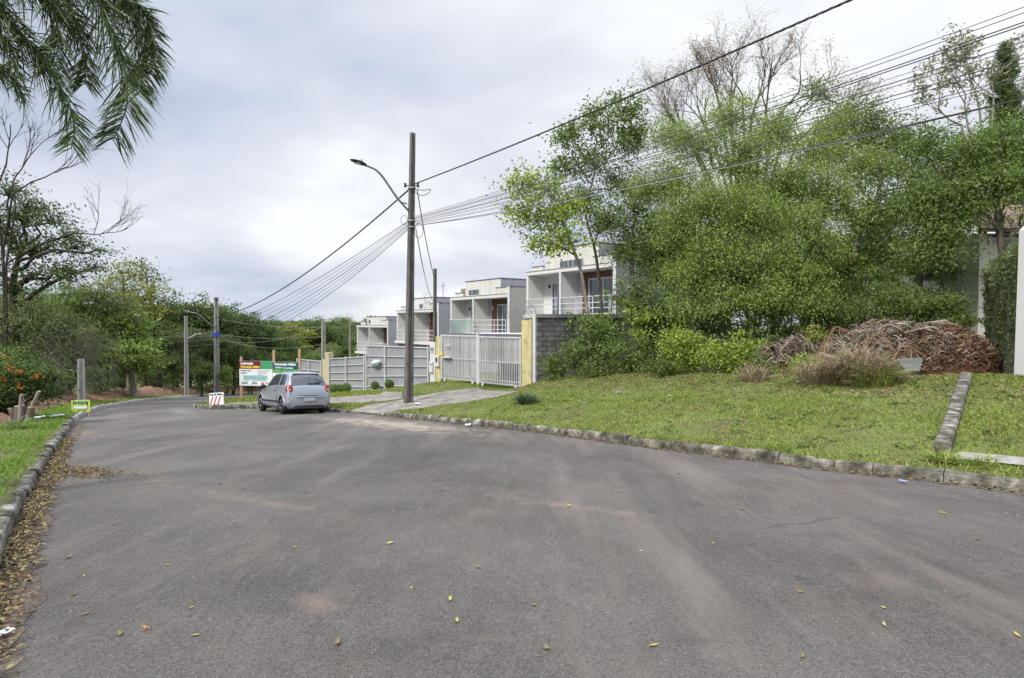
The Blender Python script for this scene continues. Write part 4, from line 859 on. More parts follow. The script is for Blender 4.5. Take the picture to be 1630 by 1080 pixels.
# concrete dividing kerb across the right lot
e = empty('concrete_divider', (*hit(1497, 724)[:2], hit(1497,724)[2]), 0, 'low row of weathered concrete blocks dividing the right lawn', 'divider')
a_ = np.array(hit(1500, 724)[:2]); b_ = np.array(hit(1538, 603)[:2]); nseg = 6
for k in range(nseg):
    s0 = a_+(b_-a_)*k/nseg; s1 = a_+(b_-a_)*(k+.97)/nseg; mb = MB(); dv = (s1-s0)/np.linalg.norm(s1-s0); n_ = np.array([-dv[1], dv[0]])*.11; jz = random.uniform(-.02, .02); V = []
    for s_ in (s0, s1):
        hz = H(*s_)
        for sg, zz in ((-1,-.1),(-1,.13),(-.75,.165),(.75,.165),(1,.13),(1,-.1)): q_ = s_+n_*sg; V.append((q_[0]-e.location.x, q_[1]-e.location.y, hz+zz+jz-e.location.z))
    mb.add(V, [(i, i+1, i+7, i+6) for i in range(5)]+[(5,4,3,2,1,0),(6,7,8,9,10,11)]); mb.build('block', M['kerb'], e)
# right-hand boundary: white pillar, ivy wall, house behind
p = hit(1632, 601); pw = empty('boundary_wall', (p[0], p[1], p[2]), 0, 'tall white end wall at the right edge of the photo', 'wall')
Yw = p[1]; hw = at(1620, 345, Yw)[2]-p[2]; x0 = at(1614.5, 560, Yw+.35)[0]-p[0]
mb = MB(); mb.add([(x0,0,-.3),(x0+1.6,0,-.3),(x0+1.6,0,hw+.1),(x0+.35,0,hw+.02),(x0+.05,0,hw-.25)]+[(x0,.35,-.3),(x0+1.6,.35,-.3),(x0+1.6,.35,hw+.1),(x0+.35,.35,hw+.02),(x0+.05,.35,hw-.25)],
    [(0,1,2,3,4),(9,8,7,6,5),(0,5,6,1),(1,6,7,2),(2,7,8,3),(3,8,9,4),(4,9,5,0)]); mb.build('wall_end', M['white'], pw)
mb = MB(); zc_ = at(1620, 377, Yw)[2]-p[2]; mb.box(x0-.04, x0+1.6, -.05, -.002, zc_, zc_+.14); mb.box(x0-.02, x0+1.6, -.03, -.003, zc_+.2, zc_+.28); mb.build('moulding', M['white'], pw)
a_ = np.array(at(1626, 560, Yw+.6)[:2]); b_ = np.array(at(1568, 540, Yw+7)[:2]); d_ = b_-a_; L_ = np.linalg.norm(d_); iw = empty('side_wall', (a_[0], a_[1], H(*a_)), math.atan2(d_[1], d_[0]), 'old ivy-covered wall running back beside the white end wall', 'wall')
zt0 = at(1612, 398, Yw+.6)[2]-iw.location.z; zt1 = at(1563, 440, Yw+7)[2]-iw.location.z
mb = MB(); V = [(0,0,-.4),(L_,0,-.4),(L_,0,zt1),(0,0,zt0)]; V += [(x, -.25, z) for x, y, z in V]; mb.add(V, [(0,1,2,3),(7,6,5,4),(0,4,5,1),(1,5,6,2),(2,6,7,3),(3,7,4,0)])
mb.build('masonry', mat('mossy_wall', [(.06,.06,.04),(.15,.14,.10),(.22,.21,.17)], 1.6, rough=.95, bump=.4, scale3=(1,1,.35)), iw)
g = np.random.default_rng(9); n = 9000; xs_ = g.uniform(0, L_, n); zz = g.uniform(0, 1, n)**.6*(zt0+(zt1-zt0)*xs_/L_+.25); keep = (np.sin(xs_*2.3)+np.sin(xs_*5.1+1)+g.normal(0, .6, n)+zz*.5) > 1.0
P = np.stack([xs_, .03+.08*g.uniform(0, 1, n)**2+.10*(zz > zt0-.6)*g.uniform(-1, 1, n), zz], 1)[keep]; poly_mesh('ivy', leaf_quads(P, .10, .07, g), 4, M['leaf_olive'], iw)
# cream house beyond with tiled roof
Yh = Yw+9; hc = at(1555, 600, Yh); eh = empty('cream_house', (hc[0], hc[1], H(hc[0], hc[1])), 0, 'cream house with a tiled roof half hidden behind the right trees', 'house')
def lz(v): return at(1555, v, Yh)[2]-eh.location.z
mb = MB(); mb.box(0, 7, 0, 6, -1, lz(372)); wl = mb.build('wall', M['cream'], eh)
xw = at(1576, 400, Yh)[0]-hc[0]; mb = MB(); mb.box(xw, xw+2.2, -.05, -.01, lz(388), lz(375)); wn = mb.build('window', M['window'], eh); mb = MB(); mb.box(xw-.06, xw+2.26, -.07, -.052, lz(382), lz(380)); mb.box(xw-.08, xw, -.07, -.005, lz(390), lz(373)); mb.build('frame', M['steel_white'], wn)
zr0 = lz(368); zr1 = lz(296); mb = MB(); mb.add([(-.5,-.7,zr0),(7.5,-.7,zr0),(7.5,3.5,zr1),(1.2,3.5,zr1),(-.5,-.7,zr0-.14),(7.5,-.7,zr0-.14)], [(0,1,2,3),(4,5,1,0)]); mb.build('roof', M['tile_roof'], eh)
# ================================================================ SIGNS
def flat(parent, name, x0, x1, z0, z1, y, m_, th=.004):
    mb = MB(); mb.box(x0, x1, y-th, y, z0, z1); return mb.build(name, m_, parent)
def cm(n, c): return mat(n, [tuple(x*.9 for x in c), c], 2, rough=.5, spec=.3)
C_mar = cm('maroon_print', (.16,.012,.045)); C_grn = cm('green_print', (.06,.30,.14)); C_teal = cm('teal_print', (.012,.075,.095)); C_lime = cm('light_green_print', (.16,.36,.08))
C_wht = cm('white_print', (.72,.75,.77)); C_yel = cm('yellow_print', (.75,.58,.05)); C_blue = cm('blue_print', (.02,.08,.22)); C_gry = cm('grey_print', (.25,.36,.38)); C_blk = cm('dark_print', (.03,.04,.06)); C_cyan = cm('cyan_print', (.30,.50,.52)); C_or = cm('orange_red_print', (.5,.10,.04))
# works billboard, its face towards the camera: local x to the right, -y to the viewer
Yb = 32.5; b0 = at(381.5, 614, Yb); b1 = at(476, 614, Yb-.6); ang = math.atan2(b1[1]-b0[1], b1[0]-b0[0]); gz = H(b0[0], b0[1])
bb = empty('billboard', (b0[0], b0[1], gz), ang, 'large public works billboard on timber posts behind the silver car', 'billboard')
sx = math.hypot(b1[0]-b0[0], b1[1]-b0[1])/94.5; k_ = Yb/F
def bx(u): return (u-381.5)*sx
def bz(v): return (b0[2]-gz)+(614-v)*k_
for (u, vt) in ((383.5, 568), (436, 557), (476.5, 555)):
    mb = MB(); mb.box(bx(u)-.055, bx(u)+.055, .01, .11, -.4, bz(vt)); mb.build('post', M['timber_post'], bb)
pl = flat(bb, 'left_panel', bx(381.5), bx(434.5), bz(614), bz(574.5), .0, C_wht, .02)
flat(pl, 'maroon_field', bx(381.6), bx(416), bz(587.2), bz(574.6), -.022, C_mar); flat(pl, 'green_field', bx(416), bx(434.4), bz(587.2), bz(574.6), -.022, C_grn)
text('Implantação', .20, C_wht, pl, (bx(384), -.028, bz(580.2)), bold=.008, width=bx(404)-bx(384))
text('Pavimentação Asfáltica', .19, C_yel, pl, (bx(384), -.028, bz(585.6)), bold=.008, width=bx(415)-bx(384))
text('MUNICÍPIO DE CURITIBA', .09, C_blk, pl, (bx(384), -.024, bz(591)), bold=.003, width=bx(401)-bx(384)); text('PAVIMENTO', .09, C_blk, pl, (bx(384), -.024, bz(594.8)), bold=.003, width=bx(393.5)-bx(384))
text('Programa de Obras\nRua em Obras\nValor R$', .10, C_gry, pl, (bx(411), -.024, bz(591)), bold=.002, width=bx(431)-bx(411))
flat(pl, 'table_field', bx(388), bx(426.5), bz(604.2), bz(597.2), -.022, C_cyan)
text('Rua  Trecho  Extensão  Largura  Prazo', .09, C_gry, pl, (bx(389), -.028, bz(600.3)), width=bx(425)-bx(389)); text('Base  Revestimento  Drenagem', .09, C_gry, pl, (bx(389), -.028, bz(603)), width=bx(423)-bx(389))
flat(pl, 'rule_line', bx(389), bx(397.5), bz(605.8), bz(604.9), -.022, C_gry); flat(pl, 'rule_line', bx(403), bx(425), bz(606), bz(605.0), -.022, C_gry)
text('PARANÁ', .15, C_blk, pl, (bx(386), -.024, bz(611)), bold=.005, width=bx(395)-bx(386)); text('CAIXA', .17, C_blue, pl, (bx(401), -.024, bz(611.3)), bold=.006, width=bx(410.5)-bx(401))
mb = MB(); mb.tube([(bx(419), -.028, bz(610)), (bx(419), -.020, bz(610))], .075, 14); mb.build('round_emblem', C_or, pl); text('CURITIBA', .13, C_gry, pl, (bx(422.5), -.024, bz(611)), bold=.004, width=bx(430)-bx(422.5))
pr = flat(bb, 'right_panel', bx(435), bx(475.5), bz(614), bz(575.5), -.002, C_wht, .02)
flat(pr, 'teal_field', bx(435.2), bx(475.3), bz(587.2), bz(575.7), -.024, C_teal); flat(pr, 'green_field', bx(435.2), bx(475.3), bz(592.6), bz(587.2), -.024, C_grn)
for a_, b_ in ((437, 447), (452, 456), (468, 474.5)): flat(pr, 'lime_field', bx(a_), bx(b_), bz(592), bz(588), -.029, C_lime)
text('Pavimentação Asfáltica', .19, C_wht, pr, (bx(438), -.030, bz(580.8)), bold=.008, width=bx(472)-bx(438)); text('OBRA', .12, C_wht, pr, (bx(438.5), -.030, bz(585.6)), bold=.004, width=bx(451)-bx(438.5)); text('Prefeitura Municipal', .11, C_wht, pr, (bx(452), -.030, bz(586)), bold=.006, width=bx(467)-bx(452))
text('CAIXA', .17, C_blue, pr, (bx(441), -.024, bz(597.6)), bold=.006, width=bx(451)-bx(441)); text('BRASIL', .14, C_gry, pr, (bx(459), -.024, bz(597.4)), bold=.003, width=bx(471)-bx(459))
flat(pr, 'photo_field', bx(435.4), bx(447), bz(608), bz(599), -.024, C_blk)
# striped works barrier on the corner
p = hit(345, 646); st = empty('works_barrier', (p[0], p[1], p[2]), R(-6), 'white works barrier with red diagonal stripes on the corner of the verge', 'barrier'); k_ = p[1]/F
wB, hB = 24*k_, 20.5*k_
bd = flat(st, 'board', -wB/2, wB/2, .0, hB, 0, C_wht, .02); bd.rotation_euler = (R(-8), R(-5), 0)
ob = 'RUA SEM SAIDA'
text('RUA EM OBRAS', .10, C_blk, bd, (-wB*.44, -.026, hB*.80), bold=.006, width=wB*.86)
for i in range(4):
    x_ = -wB/2+.02+i*wB*.27; mb = MB(); zt = hB*.74; sl = wB*.22; w_ = wB*.12
    xa, xb = x_-sl*.25, x_-sl*.25+w_; V = [(max(xa, -wB/2), 0), (min(xb, wB/2), 0), (min(xb+sl, wB/2), zt), (min(xa+sl, wB/2-.0), zt)]
    if xa+sl >= wB/2: continue
    mb.add([(x, -.024, z) for x, z in V], [(0,1,2,3)]); mb.build('stripe', cm('faded_red_stripe', (.42,.13,.08)), bd)
mb = MB(); mb.tube([(-wB*.4, .0, hB*.9), (-wB*.4, .35, 0)], .015, 6); mb.tube([(wB*.4, .0, hB*.9), (wB*.4, .35, 0)], .015, 6); mb.build('prop_leg', M['timber_post'], st)
# small yellow-green estate agent's sign on the left verge
p = hit(129, 656.5); Ys = p[1]; k_ = Ys/F; s2 = empty('small_sign', (p[0], p[1], p[2]), R(8), 'small yellow and green sign reading APOLAR on the left verge', 'sign')
wS, hS = 27*k_, 19.5*k_; C_sy = cm('sign_yellow_green', (.50,.62,.12)); C_sg = cm('sign_dark_green', (.03,.09,.05))
sb = flat(s2, 'board', -wS/2, wS/2, .01, hS, 0, C_sy, .015); flat(sb, 'dark_field', -wS*.42, wS*.40, hS*.26, hS*.90, -.018, C_sg); wf_ = flat(sb, 'white_field', -wS*.39, wS*.37, hS*.30, hS*.56, -.024, C_wht)
text('APOLAR', .13, C_sy, sb, (-wS*.38, -.030, hS*.48), bold=.007, width=wS*.74); text('VENDE', .055, C_gry, sb, (-wS*.36, -.026, hS*.79), bold=.003, width=wS*.7); text('IMÓVEIS', .05, C_sg, sb, (-wS*.18, -.020, hS*.09), bold=.003, width=wS*.5)
mb = MB(); mb.box(-wS*.45, -wS*.40, .001, .03, -.25, hS*.9); mb.box(wS*.40, wS*.45, .001, .03, -.25, hS*.9); mb.build('stake', M['timber_post'], s2)

# ================================================================ CAR
def build_car(loc, heading, slope):
    e = empty('parked_car', loc, heading, 'silver three-door hatchback seen from behind, parked by the right kerb', 'car')
    e.rotation_euler = (0, slope, heading)
    # station: x, z bottom, z sill, z mid, z belt, z top edge, z top ; half widths bottom, mid, belt, top
    S = np.array([
     # x    zb   zm   zB    zT    wb   wm   wB   wT
     (-.02,.34, .50, .60,  .66,  .60, .70, .68, .55),
     (.00, .26, .48, .70,  .76,  .66, .765,.74, .62),
     (.06, .21, .50, .86,  .93,  .70, .795,.765,.66),
     (.13, .19, .52, .90, 1.03,  .72, .805,.77, .64),
     (.26, .18, .53, .91, 1.21,  .74, .810,.775,.60),
     (.40, .18, .54, .91, 1.33,  .75, .815,.78, .575),
     (.56, .18, .54, .905,1.385, .76, .82, .78, .57),
     (.90, .18, .54, .90, 1.415, .76, .82, .78, .575),
     (1.5, .18, .54, .885,1.42,  .76, .82, .78, .575),
     (2.0, .18, .54, .87, 1.38,  .76, .82, .775,.565),
     (2.35,.18, .54, .86, 1.22,  .76, .82, .77, .60),
     (2.65,.18, .54, .85, 1.01,  .76, .82, .765,.66),
     (2.90,.18, .53, .82, .90,   .75, .815,.75, .66),
     (3.30,.19, .50, .74, .81,   .73, .80, .72, .60),
     (3.58,.22, .47, .64, .70,   .68, .76, .66, .52),
     (3.70,.28, .45, .56, .60,   .58, .66, .57, .45),
     (3.73,.34, .45, .52, .54,   .50, .58, .50, .40)])
    ts = np.arange(len(S))
    def surf(s, t):
        """s: station index (float), t: 0 bottom .. 1 roof centre, left side (y>0)"""
        s = np.asarray(s, float); t = np.asarray(t, float); i = np.clip(np.floor(s).astype(int), 0, len(S)-2); f = s-i
        P = lambda k: S[np.clip(k, 0, len(S)-1)]
        p0, p1, p2, p3 = P(i-1), P(i), P(i+1), P(i+2); f = f[..., None]
        c = .5*(2*p1+(-p0+p2)*f+(2*p0-5*p1+4*p2-p3)*f**2+(-p0+3*p1-3*p2+p3)*f**3)*1.0
        x, zb, zm, zB, zT, wb, wm, wB, wT = [c[..., k] for k in range(9)]
        ky = [0*x, wb*.9, wb, wm, wm*1.0, wB, wB-(wB-wT)*.10, wT+.02, wT-.06, wT*.55, 0*x]
        kz = [zb, zb, zb+.05, zm-.12, zm+.08, zB, zB+(zT-zB)*.14, zT-.055, zT-.012, zT+.012, zT+.022]
        kt = np.array([0, .1, .16, .3, .4, .52, .56, .78, .84, .92, 1.]); y = np.zeros(np.broadcast(s, t).shape); z = y.copy(); tt = np.broadcast_to(t, y.shape)
        for a in range(10):
            m_ = (tt >= kt[a]) & ((tt <= kt[a+1]) if a == 9 else (tt < kt[a+1])); g_ = (tt-kt[a])/(kt[a+1]-kt[a])
            Y_ = np.broadcast_to(ky[a], y.shape)*(1-g_)+np.broadcast_to(ky[a+1], y.shape)*g_; Z_ = np.broadcast_to(kz[a], y.shape)*(1-g_)+np.broadcast_to(kz[a+1], y.shape)*g_
            y = np.where(m_, Y_, y); z = np.where(m_, Z_, z)
        return np.stack([np.broadcast_to(x, y.shape), y, z], -1)
    wheels = [(.62, .80), (3.06, .80)]
    WR = .285; AR = .345
    ns, nt_ = 150, 60; ss = np.linspace(0, len(S)-1, ns); tt = np.concatenate([np.linspace(0, 1, nt_)]); G = surf(ss[:, None], tt[None])
    full = np.concatenate([G, G[:, ::-1][:, 1:]*np.array([1, -1, 1])], 1)
    V = full.reshape(-1, 3); n = full.shape[1]; Fc = []
    for i in range(ns-1):
        for j in range(n-1):
            c = (full[i, j]+full[i+1, j+1])/2; cut = any(math.hypot(c[0]-wx, c[2]-WR) < AR for wx, _ in wheels) and abs(c[1]) > .3
            if not cut: Fc.append((i*n+j, (i+1)*n+j, (i+1)*n+j+1, i*n+j+1))
    Fc += [tuple(range(n)), tuple((ns-1)*n+j for j in range(n-1, -1, -1))]
    mb = MB(); mb.add(V, [f[::-1] for f in Fc]); body = mb.build('body', M['silver'], e, True)
    # dark arch liners and silver flared lips
    for wx, wy in wheels:
        for sg in (-1, 1):
            a = np.linspace(-.15*math.pi, 1.15*math.pi, 22); mb = MB(); A = [(wx+AR*1.03*math.cos(q_), sg*.80, WR+AR*1.03*math.sin(q_)) for q_ in a]; B_ = [(x, sg*.45, z) for x, y, z in A]
            mb.add(A+B_+[(wx, sg*.45, WR)], [(i, i+1, 22+i+1, 22+i) for i in range(21)]+[(22+i, 22+i+1, 44) for i in range(21)]); mb.build('arch_liner', M['black'], e)
            mb = MB(); a = np.linspace(-.02*math.pi, 1.02*math.pi, 22); mb.tube([(wx+(AR+.01)*math.cos(q_), sg*(.805 if WR+AR*math.sin(q_) < .5 else .81), WR+(AR+.01)*math.sin(q_)) for q_ in a], .022, 6); mb.build('arch_lip', M['silver'], e, True)
            w = MB(); 
            w.tube([(wx, sg*.62, WR), (wx, sg*.64, WR), (wx, sg*.78, WR), (wx, sg*.80, WR)], [WR*.9, WR, WR, WR*.92], 28); wh = w.build('wheel', M['rubber'], e, True)
            w = MB(); w.tube([(wx, sg*.795, WR), (wx, sg*.812, WR)], [.205, .195], 24); rm = w.build('rim', M['black'], wh)
            w = MB()
            for k in range(5):
                q_ = 2*math.pi*k/5+.3; c_, s_ = math.cos(q_), math.sin(q_); w.tube([(wx+.03*c_, sg*.822, WR+.03*s_), (wx+.185*c_, sg*.816, WR+.185*s_)], [.03, .022], 6)
            tq = np.linspace(0, 2*math.pi, 25); w.tube(np.stack([wx+.19*np.cos(tq), 0*tq+sg*.813, WR+.19*np.sin(tq)], 1), .014, 5, False); w.tube([(wx, sg*.80, WR), (wx, sg*.83, WR)], .04, 10); w.build('spokes', M['rim'], wh, True)
    def patch(name, s0, s1, t0, t1, m_, off=.006, side=1, parent=e, ns_=14, nt2=8, shape=None, th=True):
        a, b = np.meshgrid(np.linspace(0, 1, ns_), np.linspace(0, 1, nt2), indexing='ij')
        if shape: a, b = shape(a, b)
        Sx, Tx = s0+(s1-s0)*a, t0+(t1-t0)*b; P = surf(Sx, Tx); e_ = .02; du = surf(Sx+e_, Tx)-surf(Sx-e_, Tx); dv = surf(Sx, np.clip(Tx+.004, 0, 1))-surf(Sx, np.clip(Tx-.004, 0, 1))
        nrm = np.cross(du, dv); nrm /= np.linalg.norm(nrm, axis=-1)[..., None]+1e-9; sgn = np.sign((nrm*(P-np.array([1.8, 0, .6]))).sum(-1)); nrm *= sgn[..., None]
        P = P+nrm*off; P[..., 1] *= side; return grid_mesh(name, P, m_, parent)
    def both(name, *a, **k):
        for sd in (1, -1): patch(name, *a, side=sd, **k)
    # side glass: door window and rear quarter window (3-door)
    quad = lambda pts: (lambda a, b: (((1-a)*(1-b)*pts[0][0]+a*(1-b)*pts[1][0]+a*b*pts[2][0]+(1-a)*b*pts[3][0]), ((1-a)*(1-b)*pts[0][1]+a*(1-b)*pts[1][1]+a*b*pts[2][1]+(1-a)*b*pts[3][1])))
    both('side_window', 0, 1, 0, 1, M['glass'], shape=quad([(7.45,.565),(10.75,.565),(9.35,.765),(7.45,.77)]), parent=body)
    both('quarter_window', 0, 1, 0, 1, M['glass'], shape=quad([(5.55,.57),(7.25,.565),(7.25,.77),(6.3,.765)]), parent=body)
    # rear window: full width across the hatch
    def rear(name, s0, s1, yin, m_, off, t_lo=.775, parent=body, s_in=0):
        ss_ = np.linspace(s0, s1, 10); rows = []
        for s_ in ss_:
            t_ = np.linspace(t_lo, 1, 14); P = surf(np.full(14, s_), t_); e_ = .02
            L_ = np.concatenate([P, P[::-1][1:]*np.array([1, -1, 1])]); rows.append(L_)
        G_ = np.array(rows); G_[..., 0] -= off*.9; G_[..., 2] += off*.45; return grid_mesh(name, G_, m_, parent)
    rw = rear('rear_window', 2.3, 4.9, 0, M['glass'], .012, .80)
    mb = MB(); p_ = surf(np.array([2.62]), np.array([.99]))[0]; mb.tube([(p_[0]-.03, .02, p_[2]+.02), (p_[0]-.03, -.15, p_[2]+.03), (p_[0]-.0, -.42, p_[2]+.04)], .013, 6); mb.sphere((p_[0]-.03, .02, p_[2]+.02), .03, 8, 6); mb.build('rear_wiper', M['black'], e, True)
    mb = MB(); q_ = surf(np.array([5.0]), np.array([.99]))[0]; mb.box(q_[0]-.05, q_[0]+.05, -.5, .5, q_[2]+.0, q_[2]+.03); mb.build('roof_lip', M['silver'], e, bevel=.012)
    mb = MB(); ws = []
    for s_ in np.linspace(9.2, 11.0, 8): 
        t_ = np.linspace(.80, 1, 10); P = surf(np.full(10, s_), t_); ws.append(np.concatenate([P, P[::-1][1:]*np.array([1, -1, 1])]))
    G_ = np.array(ws); G_[..., 2] += .008; G_[..., 0] += .004; grid_mesh('windscreen', G_, M['glass'], body)
    # tail lights wrap the corner: tall rounded lens with an amber centre
    for sd in (1, -1):
        V = []; n_ = 16; c0 = np.array([-.008, .685*sd, .80]); mb = MB()
        for ring, (r_, dx) in enumerate([(1.0, .05), (1.0, 0), (.72, -.022), (0.02, -.03)]):
            for k in range(n_):
                a = 2*math.pi*k/n_; yy = .125*r_*math.cos(a)*(1+.25*math.sin(a)); zz = .195*r_*math.sin(a); xx = dx+.55*max(0, yy)*1.0+.25*zz*(zz > 0); V.append((c0[0]+.045+xx, c0[1]+sd*yy, c0[2]+zz))
        mb.add(V, [(i*n_+k, i*n_+(k+1) % n_, (i+1)*n_+(k+1) % n_, (i+1)*n_+k) for i in range(3) for k in range(n_)]); tl = mb.build('tail_light', M['red_lens'], e, True)
        mb = MB(); mb.sphere((c0[0]+.020, c0[1], c0[2]+.01), (.02,.05,.03), 10, 7); mb.build('indicator_lens', M['amber_lens'], tl, True)
    # bumper with its step, plate, trim strips, seams
    mb = MB(); yy = np.linspace(-.80, .80, 21); P = [(-.035+.30*(abs(y)/.8)**5, y, .585) for y in yy]; mb.tube(P, .022, 6); mb.build('bumper_step', M['silver'], e, True)
    mb = MB(); P = [(-.02+.30*(abs(y)/.8)**5, y*.97, .27) for y in yy]; mb.tube(P, .035, 6); mb.build('bumper_lower_edge', M['black'], e, True)
    for sd in (1, -1):
        ss_ = np.linspace(.9, 2.2, 12); Ps = np.array([[ (surf(np.array([s_]), np.array([.515]))[0])[k] for k in range(3)] for s_ in ss_]); Ps[:, 1] = sd*(Ps[:, 1]-.06); Ps[:, 0] -= .028; mb = MB(); mb.tube(Ps, .006, 5); mb.build('hatch_seam', M['black'], e)
    mb = MB(); mb.tube([(-.03+.30*(abs(y)/.8)**5, y, .625) for y in np.linspace(-.66, .66, 17)], .007, 5); mb.build('hatch_seam', M['black'], e)
    mb = MB(); mb.box(-.052, -.03, -.20, .20, .44, .555); mb.build('number_plate', M['plate'], e, bevel=.004)
    mb = MB(); mb.tube([(-.045, y, .66) for y in np.linspace(-.22, .22, 5)], .012, 6); mb.build('hatch_handle', M['silver'], e)
    mb = MB(); mb.tube([(-.0, -.55, .2), (.12, -.55, .2)], .028, 8); mb.build('exhaust', M['black'], e)
    both('side_moulding', 5.2, 11.6, .285, .315, M['black'], off=.016, parent=body, ns_=24, nt2=3)
    for s_ in (7.32, 11.15):
        both('door_seam', s_, s_+.06, .17, .54, M['black'], off=.004, parent=body, ns_=2, nt2=14)
    both('sill_seam', 6.0, 11.5, .168, .178, M['black'], off=.006, parent=body, ns_=20, nt2=2)
    for sd in (1, -1):
        p_ = surf(np.array([7.75]), np.array([.47]))[0]; mb = MB(); mb.box(p_[0]-.08, p_[0]+.08, sd*(p_[1])-.02, sd*p_[1]+.02, p_[2]-.02, p_[2]+.02); mb.build('door_handle', M['black'], e, bevel=.008)
        p_ = surf(np.array([10.6]), np.array([.56]))[0]; mb = MB(); mb.sphere((p_[0]+.0, sd*(p_[1]+.12), p_[2]+.03), (.07,.11,.07), 12, 8); mb.tube([(p_[0], sd*p_[1]*.97, p_[2]), (p_[0], sd*(p_[1]+.08), p_[2]+.02)], .025, 6); mm = mb.build('mirror', M['black'], e, True)
        mb = MB(); mb.sphere((3.52, sd*.52, .60), (.12,.15,.075), 12, 8); mb.build('headlight', M['window'], e, True)
    return e
cx, cy = on_road(492, 659.5); cy -= .0
sl = .075*.6
car = build_car((cx, cy, float(rz(cy))+.0), R(90+39), 0.0)
# tilt the car with the falling road: pitch nose-down along its heading, roll across it
from mathutils import Vector, Matrix
hx, hy = math.cos(R(129)), math.sin(R(129)); gsl = float((rz(cy+1.5)-rz(cy-.5))/2.0)
X_ = Vector((hx, hy, gsl*hy)).normalized(); Yv = Vector((-hy, hx, gsl*hx)).normalized(); Z_ = X_.cross(Yv); Mx = Matrix((X_, Yv, Z_)).transposed(); car.rotation_euler = Mx.to_euler(); car.scale = (1, 1, 1.07)

# ================================================================ TREES AND PLANTS
def crown_leaves(g, blobs, L_, W_, per, sig, flat_=.6, shell=.55, align=.5, droop=.15):
    """leaf quads: each blob (c, r, ncl) is filled with clusters of leaves, denser to the outside"""
    out = []; cents = []
    for c, r, ncl in blobs:
        c = np.array(c); r = np.array(r) if not isinstance(r, (int, float)) else np.array([r, r, r*.8])
        d = g.normal(size=(ncl, 3)); d /= np.linalg.norm(d, axis=1)[:, None]; rad = g.uniform(shell**2, 1.0, ncl)**.5*g.uniform(.7, 1.0, ncl)**.5*(1+.55*g.power(1, ncl)*(g.uniform(0, 1, ncl) < .45))
        low = d[:, 2] < -.35; rad[low] *= .8
        C_ = c+d*r*rad[:, None]; cents.append(C_)
        s = sig*g.uniform(.45, 1.4, ncl); m_ = np.maximum(4, (per*g.uniform(.25, 1.6, ncl))).astype(int)
        idx = np.repeat(np.arange(ncl), m_); P = C_[idx]+g.normal(size=(len(idx), 3))*s[idx][:, None]*np.array([1, 1, flat_])
        o = P-C_[idx]; o /= np.linalg.norm(o, axis=1)[:, None]+1e-9
        out.append(leaf_quads(P, L_, W_, g, o, align, droop))
    return np.concatenate(out), cents
def limb(T, a, b, r0, r1, g, wob=.12, n=7, k=6, up=.1):
    a = np.array(a, float); b = np.array(b, float); L_ = np.linalg.norm(b-a); t = np.linspace(0, 1, n)[:, None]
    P = a+(b-a)*t; off = g.normal(0, 1, (n, 3))*wob*L_*.25; off[0] = off[-1] = 0; off = (off+np.roll(off, 1, 0))/2; off[0] = 0; P = P+off*np.sin(t*math.pi); P[:, 2] += (up*L_*np.sin(t*math.pi))[:, 0]
    T.add(P, r0+(r1-r0)*t[:, 0], k); return P
def tree(name, label, cat, base, trunk, blobs, leaf, mat_, bark, r0=.14, per=40, sig=.3, seed=1, group=None, flat_=.6, shell=.5, stems=None, twigs=.7, align=.5, droop=.15, z0=None, twr=.013):
    g = np.random.default_rng(seed); zb = H(base[0], base[1]) if z0 is None else z0
    e = empty(name, (base[0], base[1], zb), 0, label, cat, group); o_ = np.array([base[0], base[1], zb])
    T = Tubes(); trunk = [np.array(p, float) for p in trunk]; tr = [o_-np.array([0, 0, .3])]+trunk; P = np.array(tr)
    s = np.linspace(0, len(P)-1, 5*len(P)); TP = np.stack([np.interp(s, range(len(P)), P[:, i]) for i in range(3)], 1)
    for _ in range(2): TP[1:-1] = (TP[:-2]+2*TP[1:-1]+TP[2:])/4
    rr = np.linspace(r0*1.15, r0*.5, len(TP)); T.add(TP-o_, rr, 9)
    V, cents = crown_leaves(g, blobs, leaf[0], leaf[1], per, sig, flat_, shell, align, droop)
    for (c, r, n_), C_ in zip(blobs, cents):
        c = np.array(c); i = int(np.argmin(np.linalg.norm(TP[len(TP)//3:]-(c-np.array([0, 0, np.linalg.norm(c-TP[-1])*.5])), axis=1)))+len(TP)//3
        lp = limb(T, TP[i]-o_, c-o_, min(rr[i]*.75, r0*.55), .03, g, .35, 9, 6, .06)
        for q_ in C_[g.uniform(0, 1, len(C_)) < twigs]:
            j = int(np.argmin(np.linalg.norm(lp+o_-q_, axis=1)+.15*np.arange(9)[::-1])); j = max(1, j-1)
            limb(T, lp[j], q_-o_, twr*1.6, twr*.35, g, .4, 5, 3, .05)
    T.build('trunk', bark, e); poly_mesh('crown', V-o_.astype(np.float32), 4, mat_, e); NL[0] += len(V); return e
NL = [0]
def B(u, v, Y, rpx, n, zs=.85, ys=1.): # blob from pixel centre, depth and pixel radius
    c = at(u, v, Y); r = rpx*Y/F; return (c, (r, r*ys, r*zs), n)
def G(u, Y): # ground point under a pixel column at depth Y
    x = ray(u, 540)[0]*Y/CPI; return (x, Y)
def A3(*p): return np.array(at(*p))

